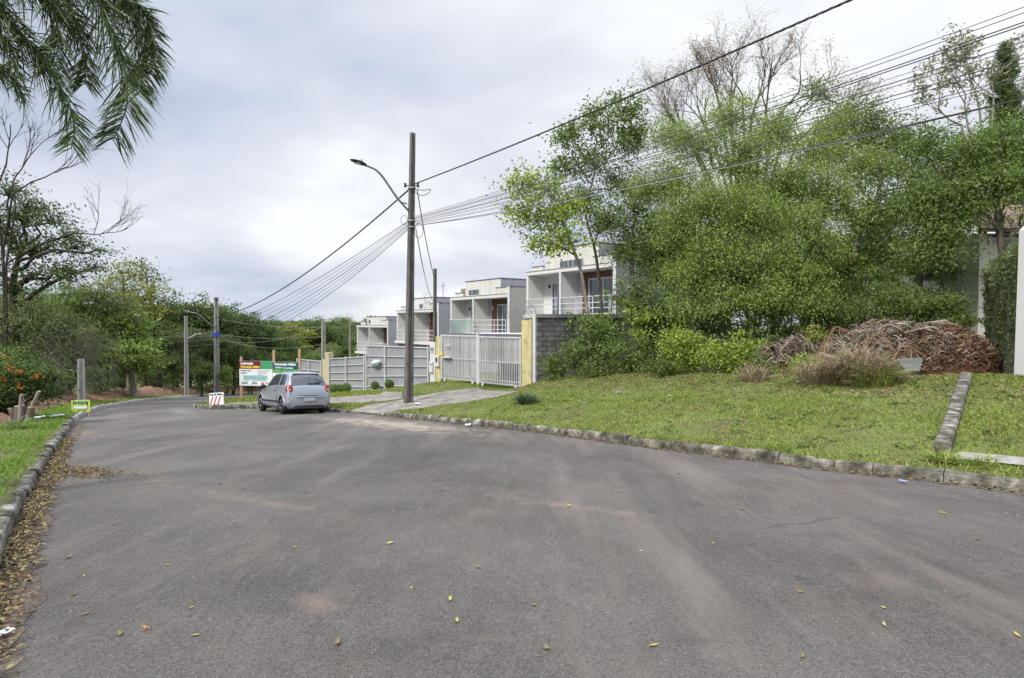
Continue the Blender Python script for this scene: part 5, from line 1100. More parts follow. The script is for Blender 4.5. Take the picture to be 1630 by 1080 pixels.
# slender leaning tree in front of the nearest house
g0 = G(941, 24.4)
tree('slender_tree', 'slender leaning tree with bright airy crown in front of the nearest house', 'tree', g0, [at(936,500,24.4), at(925,430,24.3), at(910,390,24.2), at(893,350,24.0), at(885,320,24)],
     [B(826,292,24,32,26), B(868,300,24,34,28), B(850,345,24,36,34), B(890,350,24,32,26), B(870,388,23.8,30,24), B(908,385,24,26,16), B(830,330,23.6,26,18), B(915,330,24.4,28,20)],
     (.17,.085), M['leaf_fresh'], M['bark_pale'], r0=.075, per=26, sig=.25, seed=11, flat_=.8, shell=.3)
g0 = G(962, 26)
tree('tall_tree', 'tall dark-leaved tree rising just behind the slender leaning one', 'tree', g0, [at(958,480,26), at(948,400,26), at(930,340,26), at(948,270,26)],
     [B(905,215,26,30,24), B(950,190,26,36,34), B(995,170,26,30,26), B(1010,205,26,30,26), B(900,262,26,30,24), B(945,262,26,36,32), B(990,290,26,36,30), B(930,320,26,34,26), B(1000,232,26,30,26), B(965,350,26,30,22)],
     (.17,.08), M['leaf_mid'], M['bark'], r0=.075, per=36, sig=.26, seed=12, flat_=.8, shell=.3)
g0 = G(1010, 25)
tree('feathery_tree', 'dark feathery tree touching the right side of the nearest house', 'tree', g0, [at(1012,500,25), at(1005,430,25), at(1010,380,25)],
     [B(965,350,25,38,40), B(1010,330,25,40,46), B(1010,390,25,42,50), B(1045,440,24.6,42,48), B(985,400,25,32,30), B(1050,370,25,45,50)],
     (.14,.05), M['leaf_mid'], M['bark'], r0=.12, per=46, sig=.34, seed=13, flat_=.8, shell=.2)
g0 = G(1165, 23)
tree('feathery_tree', 'broad lime green feathery tree, the biggest crown in the middle of the right thicket', 'tree', g0, [at(1160,540,23), at(1150,460,23), at(1160,400,23), at(1170,330,23), at(1175,270,23)],
     [B(1070,290,23,44,70), B(1110,230,23,44,70), B(1165,180,23.5,42,60), B(1180,250,22.5,50,90), B(1230,210,23.5,42,66), B(1120,320,22,52,90), B(1190,335,21.6,54,96), B(1250,290,22.5,50,84), B(1080,370,22.4,46,74), B(1140,400,21.6,50,84), B(1220,400,21.6,52,84), B(1100,440,22,44,60), B(1090,490,21.8,36,34), B(1150,480,21.2,36,34), B(1225,470,21.2,40,40), B(1030,300,23.5,30,34), B(1060,215,24,28,30)],
     (.112,.042), M['leaf_lime'], M['bark_pale'], r0=.17, per=74, sig=.28, seed=14, flat_=.85, shell=.3, droop=.5, twigs=1.)
g0 = G(1290, 22.5)
tree('feathery_tree', 'bright green feathery tree with forked trunks right of the broad lime one', 'tree', g0, [at(1285,540,22.5), at(1270,460,22.5), at(1290,400,22.5), at(1310,340,22.5)],
     [B(1290,240,23,42,66), B(1330,200,23.5,34,44), B(1300,300,22.4,48,80), B(1360,260,23,40,56), B(1280,360,21.8,46,72), B(1345,330,22.4,42,56), B(1260,430,21.6,42,58), B(1290,480,21.4,36,34), B(1320,400,22,36,40), B(1405,275,23,28,28)],
     (.112,.042), M['leaf_lime'], M['bark_pale'], r0=.16, per=72, sig=.28, seed=15, flat_=.85, shell=.3, droop=.5, twigs=1.)
g0 = G(1385, 24.5)
tree('forked_tree', 'darker open tree with pale forking branches and sky between them', 'tree', g0, [at(1370,540,24.5), at(1350,450,24.5), at(1365,380,24.5), at(1395,320,24.5), at(1410,260,24.5)],
     [B(1345,185,25,36,44), B(1400,240,24.6,44,60), B(1450,270,24.6,34,40), B(1390,350,24,44,52), B(1300,150,25,24,18), B(1385,205,25,34,44), B(1430,215,25,34,44), B(1455,235,25,26,28), B(1370,300,24.5,30,24), B(1420,330,25,34,34), B(1460,300,25,22,12), B(1330,230,25,34,40)],
     (.15,.06), M['leaf_mid'], M['bark_pale'], r0=.13, per=38, sig=.34, seed=16, flat_=.8, shell=.4)
# bare twiggy tree behind
def bare(T, p, d, L_, r, depth, g, spread=.5, up=.12, k=5, nb=(2, 4), o=np.zeros(3), tips=None):
    n = 6; P = [np.array(p)]; dd_ = np.array(d, float)
    for i in range(n-1): dd_ = dd_+g.normal(0, .10, 3)+np.array([0, 0, up*.2]); dd_ /= np.linalg.norm(dd_); P.append(P[-1]+dd_*L_/(n-1))
    T.add(np.array(P)-o, np.linspace(r, r*.6, n), k)
    if depth == 0:
        if tips is not None: tips.append(P[-1])
        return
    for i in range(int(g.integers(nb[0], nb[1]+1))):
        j = int(g.integers(2, n)); nd = dd_+g.normal(0, spread, 3); nd[2] += up; nd /= np.linalg.norm(nd); bare(T, P[j], nd, L_*g.uniform(.6, .85), r*.58, depth-1, g, spread, up, max(3, k-1), nb, o, tips)
def bare_tree(name, label, starts, seed, bark, group=None, leafm=None, leaf=(.1,.04), per=3, base=None):
    g = np.random.default_rng(seed); zb = H(*base); e = empty(name, (base[0], base[1], zb), 0, label, 'tree', group); o = np.array([base[0], base[1], zb]); T = Tubes(); tips = []
    for (P, d, L_, r, depth, spread, up, nb) in starts:
        P = [np.array(q_, float) for q_ in P]; PP = np.array([o-[0, 0, .3]]+P if P is not None else [o]); T.add(PP-o, np.linspace(r*1.8, r, len(PP)), 7)
        bare(T, PP[-1], d, L_, r, depth, g, spread, up, 6, nb, o, tips)
    T.build('trunk', bark, e)
    if leafm is not None:
        tp = np.array(tips); idx = np.repeat(np.arange(len(tp)), per); P = tp[idx]+g.normal(0, .12, (len(idx), 3)); poly_mesh('crown', leaf_quads(P, leaf[0], leaf[1], g)-o.astype(np.float32), 4, leafm, e); NL[0] += len(P)
    return e
st_ = []
for (u, v, ux, uz, L_) in [(1140,240,-.5,.8,3.0),(1165,220,-.15,1,3.2),(1185,215,.1,1,3.3),(1210,215,.35,1,3.0),(1245,225,.6,.8,2.8),(1110,240,-.85,.6,2.8),(1270,225,.75,.6,2.8),(1195,210,0,1,3.1),(1230,200,.3,.9,2.8),(1095,215,-.6,.7,2.4),(1150,190,-.3,.9,2.4)]:
    st_.append(([A3(1190,420,29), A3((1190+u)/2,330,29), A3(u,v,29)], (ux, g.normal()*.3, uz), L_*.62, .062, 5, .40, .12, (2, 4)))
bare_tree('bare_tree', 'leafless twiggy tree, its fine grey-brown branches topping the thicket', st_, 31, mat('twig_bark', [(.07,.055,.045),(.14,.115,.095)], 4), base=G(1190, 29), leafm=M['dry'], leaf=(.08,.04), per=3)
g0 = G(1470, 21.5)
tree('drooping_tree', 'dark tree with layered drooping branches left of the cream house', 'tree', g0, [at(1470,540,21.5), at(1462,450,21.5), at(1480,380,21.5), at(1500,320,21.5)],
     [B(1460,330,21.5,48,60), B(1560,240,21.8,38,46), B(1590,260,22.4,40,44), B(1475,220,22,24,18), B(1490,300,21.5,44,54), B(1500,360,20.8,46,60), B(1450,410,21,42,44), B(1530,320,21,40,44), B(1505,400,20.6,30,34), B(1500,250,22,34,36), B(1530,265,22,32,34)],
     (.15,.055), M['leaf_mid'], M['bark'], r0=.14, per=46, sig=.34, seed=17, flat_=.6, droop=.4, shell=.25)
g0 = G(1592, 20)
tree('drooping_tree', 'layered green tree overhanging the cream house roof at the right edge', 'tree', g0, [at(1600,430,20), at(1590,360,20), at(1585,300,20), at(1590,250,20)],
     [B(1560,235,20,34,44), B(1600,220,20,36,48), B(1640,250,20,40,40), B(1580,285,19.6,36,46), B(1625,290,19.6,28,26), B(1535,300,20,28,24), B(1550,330,19.6,18,10), B(1600,325,19.4,26,10), B(1625,345,19.4,18,6)],
     (.15,.055), M['leaf_mid'], M['bark'], r0=.13, per=38, sig=.32, seed=18, flat_=.6, droop=.4, shell=.25)
# conifer at the top right
def conifer(base, Y, top, spread, seed):
    g = np.random.default_rng(seed); zb = H(*base); e = empty('conifer', (base[0], base[1], zb), 0, 'dark narrow conifer standing above the trees at the right edge', 'tree'); o = np.array([base[0], base[1], zb]); tp = np.array(top)
    T = Tubes(); T.add(np.array([[0, 0, -.3], (tp-o)*.5, tp-o]), [.22, .14, .02], 8); P = []; O = []
    Hh = tp[2]-zb
    for k in range(210):
        f = g.uniform(.0, .42); z = tp[2]-f*Hh; L_ = spread*(.25+f*3.2)*g.uniform(.6, 1.1); a = g.uniform(0, 2*math.pi); c = o+(tp-o)*(1-f); t = np.linspace(0, 1, 6)
        br = np.stack([c[0]+math.cos(a)*L_*t, c[1]+math.sin(a)*L_*t, c[2]+L_*(.45*t**2-.05*t)], 1); T.add(br-o, np.linspace(.03, .008, 6), 4)
        n = int(150*L_)+30; tt = g.uniform(.1, 1, n); q_ = np.stack([np.interp(tt, t, br[:, i]) for i in range(3)], 1)+g.normal(0, .075, (n, 3)); P.append(q_)
    P = np.vstack(P); T.build('trunk', M['bark_dark'], e); poly_mesh('crown', leaf_quads(P, .16, .035, g)-o.astype(np.float32), 4, M['leaf_dark'], e); NL[0] += len(P)
conifer(G(1604, 26), 26, at(1600, 72, 26), .95, 19)
st_ = [([A3(1560,300,23), A3(1545,215,23)], (-.35, .1, .9), 1.5, .04, 3, .5, .1, (2, 4)), ([A3(1570,300,23), A3(1580,190,23)], (.05, .1, 1), 1.5, .04, 3, .5, .1, (2, 4)), ([A3(1560,300,23), A3(1530,200,23)], (-.8, .1, .5), 1.3, .035, 3, .5, .1, (2, 4)),([A3(1570,300,23), A3(1560,180,23)], (-.2, .1, 1), 1.5, .04, 3, .5, .1, (2, 4))]
bare_tree('silvery_tree', 'sparse silvery-leaved tree with pale branches left of the conifer', st_, 33, M['bark_pale'], base=G(1562, 23), leafm=M['leaf_grey'], leaf=(.20,.07), per=14)

# shrub layer under the right trees; B radius in pixels
def shrub(u, v, Y, rpx, label, m_, n=40, L_=.11, W_=.05, per=40, sig=.2, seed=1, zs=.9, name='shrub', ctrl=None, group=None, flat_=.6, parts=5, bark='bark'):
    g = np.random.default_rng(seed+500); base = G(u, Y); zb = H(*base); c0 = at(u, v, Y); r = rpx*Y/F
    bl = []
    for k in range(parts):
        a = g.uniform(-1, 1); bl.append(((c0[0]+r*.65*a, Y+r*.4*g.uniform(-1, 1), c0[2]+r*zs*g.uniform(-.75, .45)*(1-.4*abs(a))), (r*.62, r*.55, r*.6*zs), max(4, n//parts)))
    bl.append(((c0[0], Y, (c0[2]+zb)/2), (r*.9, r*.6, max(.2, (c0[2]-zb)*.6)), n//3+2))
    top = np.array([c0[0], Y, c0[2]])
    return tree(name, label, 'shrub', base, [((base[0]+c0[0])/2, Y, (zb+c0[2])/2), top], bl, (L_, W_), m_, M[bark], r0=.045, per=per, sig=sig, seed=seed+40, flat_=flat_, shell=.15, twigs=.5, group=group, align=.4)
SH = [ # u, v, Y, r, label, mat, n, leaf L, leaf W, per
 (884,582,23.6,27,'low dark shrub against the white steel post','leaf_mid',24,.14,.06,30),
 (915,560,23.4,36,'rounded shrub before the block wall','leaf_mid',34,.14,.06,34),
 (960,525,23.0,52,'broad-leaved shrub hiding the foot of the slender tree','leaf_mid',80,.16,.07,38),
 (938,585,22.3,32,'small green shrub at the lawn edge below the block wall','leaf_mid',28,.12,.05,34),
 (1000,560,22,38,'mixed shrub at the lawn edge left of the bright bushes','leaf_mid',46,.13,.055,36),
 (1005,480,23.6,44,'tall leafy shrub against the side of the nearest house','leaf_mid',60,.15,.065,40),
 (1015,500,23,34,'shrub with long pale drooping leaves beside the nearest house','leaf_fresh',30,.24,.06,18),
 (1092,545,20.6,34,'left one of two bright fresh green bushes','leaf_fresh',60,.11,.05,46),
 (1160,560,19.6,38,'right one of two bright fresh green bushes','leaf_fresh',70,.11,.05,46),
 (1060,575,20.2,24,'low leafy bush under the bright bushes, left','leaf_mid',26,.11,.05,36),
 (1215,585,18.4,24,'low green bush at the lawn edge left of the dry grass','leaf_mid',30,.10,.045,40),
 (1280,585,17.4,26,'low bright weed clump just left of the dry grass','leaf_fresh',34,.10,.04,34),
 (1300,530,18.6,16,'thin yellow-green sapling left of the debris heap','leaf_yellow',12,.10,.045,18),
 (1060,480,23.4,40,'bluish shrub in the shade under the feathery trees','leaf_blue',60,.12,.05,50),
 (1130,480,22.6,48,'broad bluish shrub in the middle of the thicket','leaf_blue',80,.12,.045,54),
 (1200,500,22,46,'shrub behind the bright bushes','leaf_mid',80,.12,.05,56),
 (1260,470,22,48,'feathery shrub in the shade behind the dry grass','leaf_lime',90,.12,.045,60),
 (1320,480,22,50,'shrub behind the debris heap, left of its top','leaf_mid',90,.12,.05,56),
 (1380,450,22.5,52,'tall green shrub rising behind the middle of the debris heap','leaf_mid',86,.12,.045,52),
 (1430,480,21,48,'green shrub directly above the debris heap','leaf_mid',76,.11,.04,56),
 (1480,480,20.5,46,'leafy green shrub between the heap and the cream house','leaf_mid',86,.11,.04,56),
 (1528,510,20,24,'small green shrub at the foot of the ivy wall','leaf_mid',44,.11,.04,50),
 (1500,430,22.5,40,'upper green shrub left of the cream house','leaf_mid',60,.13,.05,46),
 (1350,400,24.5,48,'yellowish green undergrowth bush seen through the forked tree','leaf_yellow',50,.14,.06,40),
 (1430,400,24.5,44,'mid green undergrowth bush right of the forked trunk','leaf_mid',56,.14,.06,44),
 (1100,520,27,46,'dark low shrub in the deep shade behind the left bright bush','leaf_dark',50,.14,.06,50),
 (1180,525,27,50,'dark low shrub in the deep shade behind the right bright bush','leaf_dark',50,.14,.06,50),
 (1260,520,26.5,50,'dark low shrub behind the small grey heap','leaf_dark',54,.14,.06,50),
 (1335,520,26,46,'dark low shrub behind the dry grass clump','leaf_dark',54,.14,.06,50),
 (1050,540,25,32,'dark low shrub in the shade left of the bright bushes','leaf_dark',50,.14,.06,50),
 (1225,555,21,22,'leafy green shrub between the bright bushes and the grey heap','leaf_mid',30,.12,.05,40),
 (1542,592,17.5,12,'tiny bright weed at the foot of the ivy wall','leaf_fresh',10,.08,.04,20)]
for i, (u, v, Y, r, lab, mm, n, L_, W_, per) in enumerate(SH): shrub(u, v, Y, r, lab, M[mm], n, L_, W_, per, seed=i, sig=.20 if r > 25 else .12)
# trees closing the back of the lot
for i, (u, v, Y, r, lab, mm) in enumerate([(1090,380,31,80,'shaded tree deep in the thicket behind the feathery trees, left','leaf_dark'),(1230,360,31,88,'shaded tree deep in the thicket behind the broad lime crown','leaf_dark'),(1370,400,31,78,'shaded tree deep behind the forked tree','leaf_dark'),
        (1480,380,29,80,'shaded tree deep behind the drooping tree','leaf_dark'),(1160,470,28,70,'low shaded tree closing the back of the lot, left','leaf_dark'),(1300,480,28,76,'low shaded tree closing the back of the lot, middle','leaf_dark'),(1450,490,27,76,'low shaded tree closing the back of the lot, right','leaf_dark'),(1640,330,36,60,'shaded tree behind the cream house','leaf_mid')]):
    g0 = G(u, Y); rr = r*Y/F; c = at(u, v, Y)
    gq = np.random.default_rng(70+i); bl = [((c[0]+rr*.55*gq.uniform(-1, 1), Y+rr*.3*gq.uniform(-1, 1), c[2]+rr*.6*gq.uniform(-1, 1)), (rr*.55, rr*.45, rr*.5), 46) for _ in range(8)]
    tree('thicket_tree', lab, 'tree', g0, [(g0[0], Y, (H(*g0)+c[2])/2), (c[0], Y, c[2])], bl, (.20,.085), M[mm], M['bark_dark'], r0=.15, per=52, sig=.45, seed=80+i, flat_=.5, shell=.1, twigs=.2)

# debris heap of dry palm fronds and sticks
def heap(name, cpx, Y, rx, ry, hh, n, mats, label, seed, L_=(.12,.42), W_=.03):
    g = np.random.default_rng(seed); c = G(cpx, Y); zb = H(*c); e = empty(name, (c[0], c[1], zb), 0, label, 'debris heap'); rows = []
    def hz(x, y): 
        q_ = np.clip(1-(x/rx)**2-(y/ry)**2, 0, 1); return hh*q_**.55*(1+.14*np.sin(x*2.1+1)+.10*np.sin(x*4.7+y*3))
    a = np.linspace(-1, 1, 46); X, Y_ = np.meshgrid(a*rx, a*ry); P2 = np.stack([X.ravel()+c[0], Y_.ravel()+c[1]], 1); hg = height(P2).reshape(X.shape)-zb
    Z = hz(X, Y_)-.12*(hz(X, Y_) <= .001); grid_mesh('core', np.stack([X, Y_, hg+Z*.93-.03], -1), M['earth_core'], e)
    for mi, (m_, share) in enumerate(mats):
        k = int(n*share); x = g.uniform(-1, 1, k)*rx*.98; y = g.uniform(-1, .75, k)*ry*.98; q_ = 1-(x/rx)**2-(y/ry)**2; ok = q_ > .015
        if mi == 1: ok &= (x < rx*g.uniform(-.2, .5, k))
        x, y = x[ok], y[ok]; k = len(x); z = hz(x, y)+height(np.stack([x+c[0], y+c[1]], 1))-zb+np.abs(g.normal(0, .05, k)); ang = g.normal(0 if mi == 0 else .4, .9, k)
        l_ = g.uniform(*L_, k); dx = np.cos(ang)*l_; dy = np.sin(ang)*l_; dz = g.normal(-.02, .13, k)*l_/.3; bend = g.normal(0, .10, k)*l_/.3; nseg = 3
        V = []; s0 = np.stack([-dy, dx, np.zeros(k)], 1); s0 /= np.linalg.norm(s0, axis=1)[:, None]; s0[:, 2] = g.normal(0, .5, k); wd = W_*g.uniform(.4, 1.3, k)
        T_ = [-.5, -.17, .17, .5]; Pt = [np.stack([x+dx*t+s0[:, 0]*bend*(1-4*t*t), y+dy*t+s0[:, 1]*bend*(1-4*t*t), z+dz*t+np.abs(bend)*(1-4*t*t)*.8+.015], 1) for t in T_]; wf = [.5, 1, .9, .3]
        ring = [p-s0*(wd*w_)[:, None]/2 for p, w_ in zip(Pt, wf)]+[p+s0*(wd*w_)[:, None]/2 for p, w_ in list(zip(Pt, wf))[::-1]]
        poly_mesh('dry_debris', np.stack(ring, 1), 8, m_, e)
    return e, hz, c, zb
M['earth_core'] = mat('dark_brown_debris', [(.035,.018,.010),(.10,.05,.028),(.16,.09,.05)], 7, rough=1, bump=.8)
hp1 = heap('debris_heap', 1478, 17.6, 2.35, 1.5, 1.16, 30000, [(M['dry_red'], .78), (M['dry_grey'], .30)], 'big reddish heap of dry palm fronds and sticks beside the ivy wall', 41, (.06,.24), .020)
hp2 = heap('debris_heap', 1395, 18.2, 1.9, 1.4, 1.25, 16000, [(M['dry_red'], .4), (M['dry_grey'], 1.1)], 'greyer heap of dry fronds behind the dry grass clump', 42, (.12,.42), .02)
hp3 = heap('debris_heap', 1250, 19.5, 1.25, .8, .85, 3000, [(M['dry_grey'], .7), (M['dry_red'], .4)], 'small low heap of grey fronds left of the dry grass', 43)
# dead fronds lying across the heap
def dead_frond(pts, n, L_, m_, label, seed, wid=.018):
    g = np.random.default_rng(seed); P = np.array(pts, float); s = np.linspace(0, len(P)-1, 30); P = np.stack([np.interp(s, range(len(P)), P[:, i]) for i in range(3)], 1); o = P[0].copy()
    e = empty('dead_frond', tuple(o), 0, label, 'dead frond', 'dead palm fronds on the heap'); mb = MB(); mb.tube(P-o, np.linspace(.022, .006, 30), 5); mb.build('rachis', m_, e, True); Q_ = []
    for k in range(n):
        t = g.uniform(.1, 1)*29; i = int(min(28, t)); p = P[i]+(P[i+1]-P[i])*(t-i)-o; d = P[i+1]-P[i]; d /= np.linalg.norm(d); sd = np.cross(d, [0, 0, 1])*(1 if k % 2 else -1); v_ = d*.8+sd*.8+g.normal(0, .3, 3); v_[2] -= .25; v_ /= np.linalg.norm(v_); l_ = L_*g.uniform(.5, 1.1)
        w_ = np.cross(v_, g.normal(size=3)); w_ /= np.linalg.norm(w_); q1 = p+v_*l_*.55; q2 = p+v_*l_+np.array([0, 0, -.3*l_]); Q_.append([p-w_*wid/2, p+w_*wid/2, q1+w_*wid/2, q2, q1-w_*wid/2])
    poly_mesh('leaflets', np.array(Q_), 5, m_, e)
for i, (u0, v0, u1, v1, u2, v2, Y) in enumerate([(1350,560,1400,530,1440,575,16.6),(1330,590,1345,545,1390,560,16.8),(1400,520,1450,512,1500,530,17.0),(1360,530,1330,520,1300,570,17.2),(1440,530,1480,520,1530,540,16.8),(1240,560,1270,530,1310,560,18.6),(1420,575,1440,545,1460,560,16.4),(1470,515,1500,510,1560,535,17.4)]):
    dead_frond([at(u0,v0,Y), at(u1,v1,Y+.2), at(u2,v2,Y-.1)], 90, .40, M['dry_grey'] if i % 3 else M['dry_red'], ['grey dead frond left in the heap above the dry grass','grey-brown dead frond arching over the dry grass','dry frond along the top of the heap, left half','dead frond drooping to the left of the heap','dry frond along the top of the heap, right half','grey dead frond over the small low heap','dead frond above the grey slab','dry frond at the right top of the heap by the ivy wall'][i], 50+i)
# grey slab and small finds in the heap
p = at(1447, 578, 16.0); mb = MB(); mb.add([(-.33,0,.13),(.36,0,.14),(.20,-.04,-.22),(-.17,-.04,-.24),(-.33,.06,.13),(.36,.06,.14),(.20,.02,-.22),(-.17,.02,-.24)], [(3,2,1,0),(4,5,6,7),(0,1,5,4),(1,2,6,5),(2,3,7,6),(3,0,4,7)]); o = mb.build('grey_slab', mat('fibre_cement', [(.12,.135,.135),(.19,.205,.205)], 3, rough=.8)); o.location = (p[0], 15.95, p[2]); o.rotation_euler = (R(-12), 0, 0); tag(o, 'broken grey sheet lying at the front of the debris heap', 'slab')
# dry grass clumps
for i, (u, v, n, h0, sp, mm, lab, Yo) in enumerate([(1368,610,1100,1.8,.95,'dry','tall clump of dry straw grass in front of the heap, tallest of the dry clumps',0),(1335,610,420,1.35,.8,'dry','dry straw grass clump at the left front of the heap',0),(1405,606,260,.9,.7,'dry','lower dry grass clump beside the grey sheet',0),
        (1385,612,300,1.2,.8,'grass','green blades growing through the dry grass clump',-.15),(1305,612,380,1.2,.7,'dry','thin dry grass left of the tall clump',.2),(1205,607,240,1.0,.6,'dry','small dry grass tuft at the lawn edge under the bright bushes',.1),(1065,600,160,1.2,.7,'grass','arching yellow-green grass tuft below the left bright bush',.3),(1010,590,140,1.3,.7,'grass','arching grass tuft left of the bright bushes',.4),(905,592,120,.6,.5,'grass','arching grass tuft near the block wall',.3)]):
    x_, y_, z_ = hit(u, v); y_ += Yo; o = tuft('grass_clump', (x_, y_), n, h0, sp, M[mm], .016, .95, 60+i); tag(o, lab, 'grass clump')
for i, (u, v, n, h0, sp, lab) in enumerate([(838,643,420,.42,.45,'bushy dark green grass tuft on the lawn near the yellow pillar'),(1240,712,120,.14,.3,'low spreading tuft by the lawn kerb, centre right'),(1505,735,160,.30,.35,'green tuft at the foot of the concrete divider'),(1565,742,60,.35,.3,'few green blades growing through the pale slab')]):
    x_, y_, z_ = hit(u, v); o = tuft('grass_tuft', (x_, y_), n, h0*(1.6 if i == 0 else 1), sp, M['leaf_blue'] if i == 0 else M['grass'], .02, .9, 80+i); tag(o, lab, 'grass tuft')
def scrap(name, u, v, s, m_, label, seed, road=False):
    g = np.random.default_rng(seed); 
    if road: x_, y_ = on_road(u, v); z_ = float(rz(y_))
    else: x_, y_, z_ = hit(u, v)
    a = np.linspace(-1, 1, 9); X, Y_ = np.meshgrid(a, a); Z = .35*np.abs(g.normal(0, .5, X.shape))+.2; X = X+g.normal(0, .08, X.shape); o = grid_mesh(name, np.stack([X*s, Y_*s*.6, Z*s*.6], -1), m_); o.location = (x_, y_, z_+.03); o.rotation_euler = (0, 0, g.uniform(0, 6)); tag(o, label, 'litter')
for i, (u, v, s, m_, lab) in enumerate([(929,644,.06,'trash_blue','small blue and white scrap on the lawn near the left'),(883,638,.05,'trash','small white scrap on the lawn near the yellow pillar'),(1066,632,.05,'trash','tiny white scrap in the middle of the lawn'),(1288,609,.16,'trash','flattened white plastic at the lawn edge left of the dry grass'),(1272,611,.10,'trash','smaller white plastic piece beside the flattened one'),(984,627,.08,'trash_blue','bluish scrap on the upper lawn'),(1455,604,.07,'trash','white scrap below the grey sheet'),(664,645,.14,'bag_blue','crumpled blue-white wrapper at the foot of the tall pole'),(90,665,.20,'trash','white rubble and bags on the red earth at left'),(60,668,.2,'trash','white scrap left of the white rubble'),(5,1018,.05,'trash','white scrap in the gutter leaves at bottom left'),(858,634,.03,'trash','tiny pale flower-like scrap on the lawn')]):
    scrap('litter_scrap', u, v, s, M[m_], lab, 90+i, road=(i == 10))
scrap('litter_scrap', 1437, 770, .05, M['trash_blue'], 'small blue-white scrap on the asphalt near the right kerb', 120, True)
scrap('litter_scrap', 745, 679, .12, M['trash'], 'pale broken kerb chip on the road edge', 121, True)

# ================================================================ LEFT SIDE
# red earth banks
def bank(pts, wd, hh, label, seed):
    g = np.random.default_rng(seed); P = smooth(pts, .5); n = len(P); T_ = np.gradient(P, axis=0); T_ /= np.linalg.norm(T_, axis=1)[:, None]; N_ = np.stack([-T_[:, 1], T_[:, 0]], 1); s = np.linspace(-1, 1, 13)
    G_ = P[:, None]+N_[:, None]*s[None, :, None]*wd/2; h = height(G_.reshape(-1, 2)).reshape(n, 13); env = np.clip(1-s**2, 0, 1)[None]*np.clip(np.minimum(np.arange(n), np.arange(n)[::-1])/4., 0, 1)[:, None]
    Z = h-.05+hh*env**.7*(1+.25*g.normal(size=(n, 13)))+.06*env*g.normal(size=(n, 13)); o = grid_mesh('earth_bank', np.concatenate([G_, Z[..., None]], -1), M['earth'])
    tag(o, label, 'earth bank')
def go(C, i0, i1, off):
    T_ = np.gradient(C, axis=0); T_ /= np.linalg.norm(T_, axis=1)[:, None]; N_ = np.stack([-T_[:, 1], T_[:, 0]], 1); return [tuple(C[i]+N_[i]*off) for i in range(i0, i1, 12)]
i0 = int(np.argmin(np.abs(LEFT[:, 1]-19)+(LEFT[:, 0] > 0)*99)); i1 = int(np.argmin(np.abs(LEFT[:, 1]-34)+(LEFT[:, 0] > 0)*99)); i2 = int(np.argmin(np.abs(LEFT[:, 1]-72)+(LEFT[:, 0] > 0)*99))
bank(go(LEFT, i0-16, i1, 2.5), 2.8, .34, 'bank of red earth behind the small green sign', 5); bank(go(LEFT, i1-4, i2, 2.5), 3.0, .45, 'long low bank of red earth along the far bend', 6)

# forest: individual trees from a few crowns
def generic(seed, r, h, m_, leaf, n, per, sig, name='forest_tree', bark='bark_dark', flat_=.5):
    g = np.random.default_rng(seed); bl = []
    for k in range(9): a = g.uniform(0, 2*math.pi); q_ = g.uniform(.15, .7); bl.append(((r*q_*math.cos(a), r*q_*math.sin(a), h*(.45+.42*g.uniform())), (r*.48, r*.48, r*.38), n//9))
    bl.append(((0, 0, h*.86), (r*.5, r*.5, r*.36), n//8)); bl.append(((0, 0, h*.28), (r*.8, r*.8, h*.28), n//5))
    T = Tubes(); V, cents = crown_leaves(g, bl, leaf[0], leaf[1], per, sig, flat_, .35); T.add([[0, 0, -.5], [.1*r, 0, h*.3], [0, 0, h*.6]], [.26, .19, .10], 7)
    for c, rr, n_ in bl[:9]: limb(T, (0, 0, h*g.uniform(.3, .55)), c, .09, .03, g, .3, 6, 4)
    e = empty(name, (0, 0, 0)); T.build('trunk', M[bark], e); poly_mesh('crown', V, 4, m_, e); NL[0] += len(V); return e
def copy_tree(o):
    c = o.copy(); COL.objects.link(c)
    for ch in o.children: d = ch.copy(); COL.objects.link(d); d.parent = c
    return c
protoF = [generic(201, 3.6, 9.5, M['leaf_dark'], (.34,.15), 150, 60, .52), generic(202, 3.2, 10.5, M['leaf_mid'], (.32,.14), 150, 56, .5), generic(203, 3.8, 9., M['leaf_olive'], (.34,.13), 150, 56, .5, flat_=.35), generic(204, 3.4, 8.5, M['leaf_yellow'], (.32,.13), 130, 52, .5)]
usedF = set()
def place_forest(u, vtop, Y, k, label, group=None, wscale=1., name=None, cat='tree'):
    x = ray(u, 540)[0]*Y/CPI; ztop = at(u, vtop, Y)[2]; zb = H(x, Y) if Y < 89 else float(rz(Y)); hh = {0: 9.5, 1: 10.5, 2: 9., 3: 8.5}[k]; s = (ztop-zb)/(hh*.98)
    o = protoF[k] if k not in usedF else copy_tree(protoF[k]); usedF.add(k); o.location = (x, Y, zb); o.scale = (s*wscale, s*wscale, s); o.rotation_euler = (0, 0, random.uniform(0, 6.28)); tag(o, label, cat, group)
    if name: o.name = name
    return o
WH = [(0,'at the left frame edge'),(40,'behind the spreading tree'),(85,'behind the flowering shrub'),(130,'behind the stub pole'),(165,'right of the stub pole'),(215,'behind the round tree'),(250,'just right of the round tree'),(290,'left of the slim far pole'),(310,'behind the slim far pole'),(335,'between the two far poles'),(355,'behind the blue-banded pole'),(385,'between the blue-banded pole and the billboard'),(412,'above the left half of the billboard'),(442,'above the middle of the billboard'),(466,'above the right half of the billboard'),(485,'above the silver car'),(507,'left of the fence pole'),(530,'right of the fence pole'),(560,'left of the farthest house'),(600,'behind the farthest house'),(645,'behind the third house'),(9999,'behind the second house')]
def where(u): return [w_ for lim, w_ in WH if u <= lim][0]
KC = {0: 'dark evergreen', 1: 'mid green', 2: 'olive green', 3: 'yellowish green'}
GA = 'trees of the wood behind the far bend'
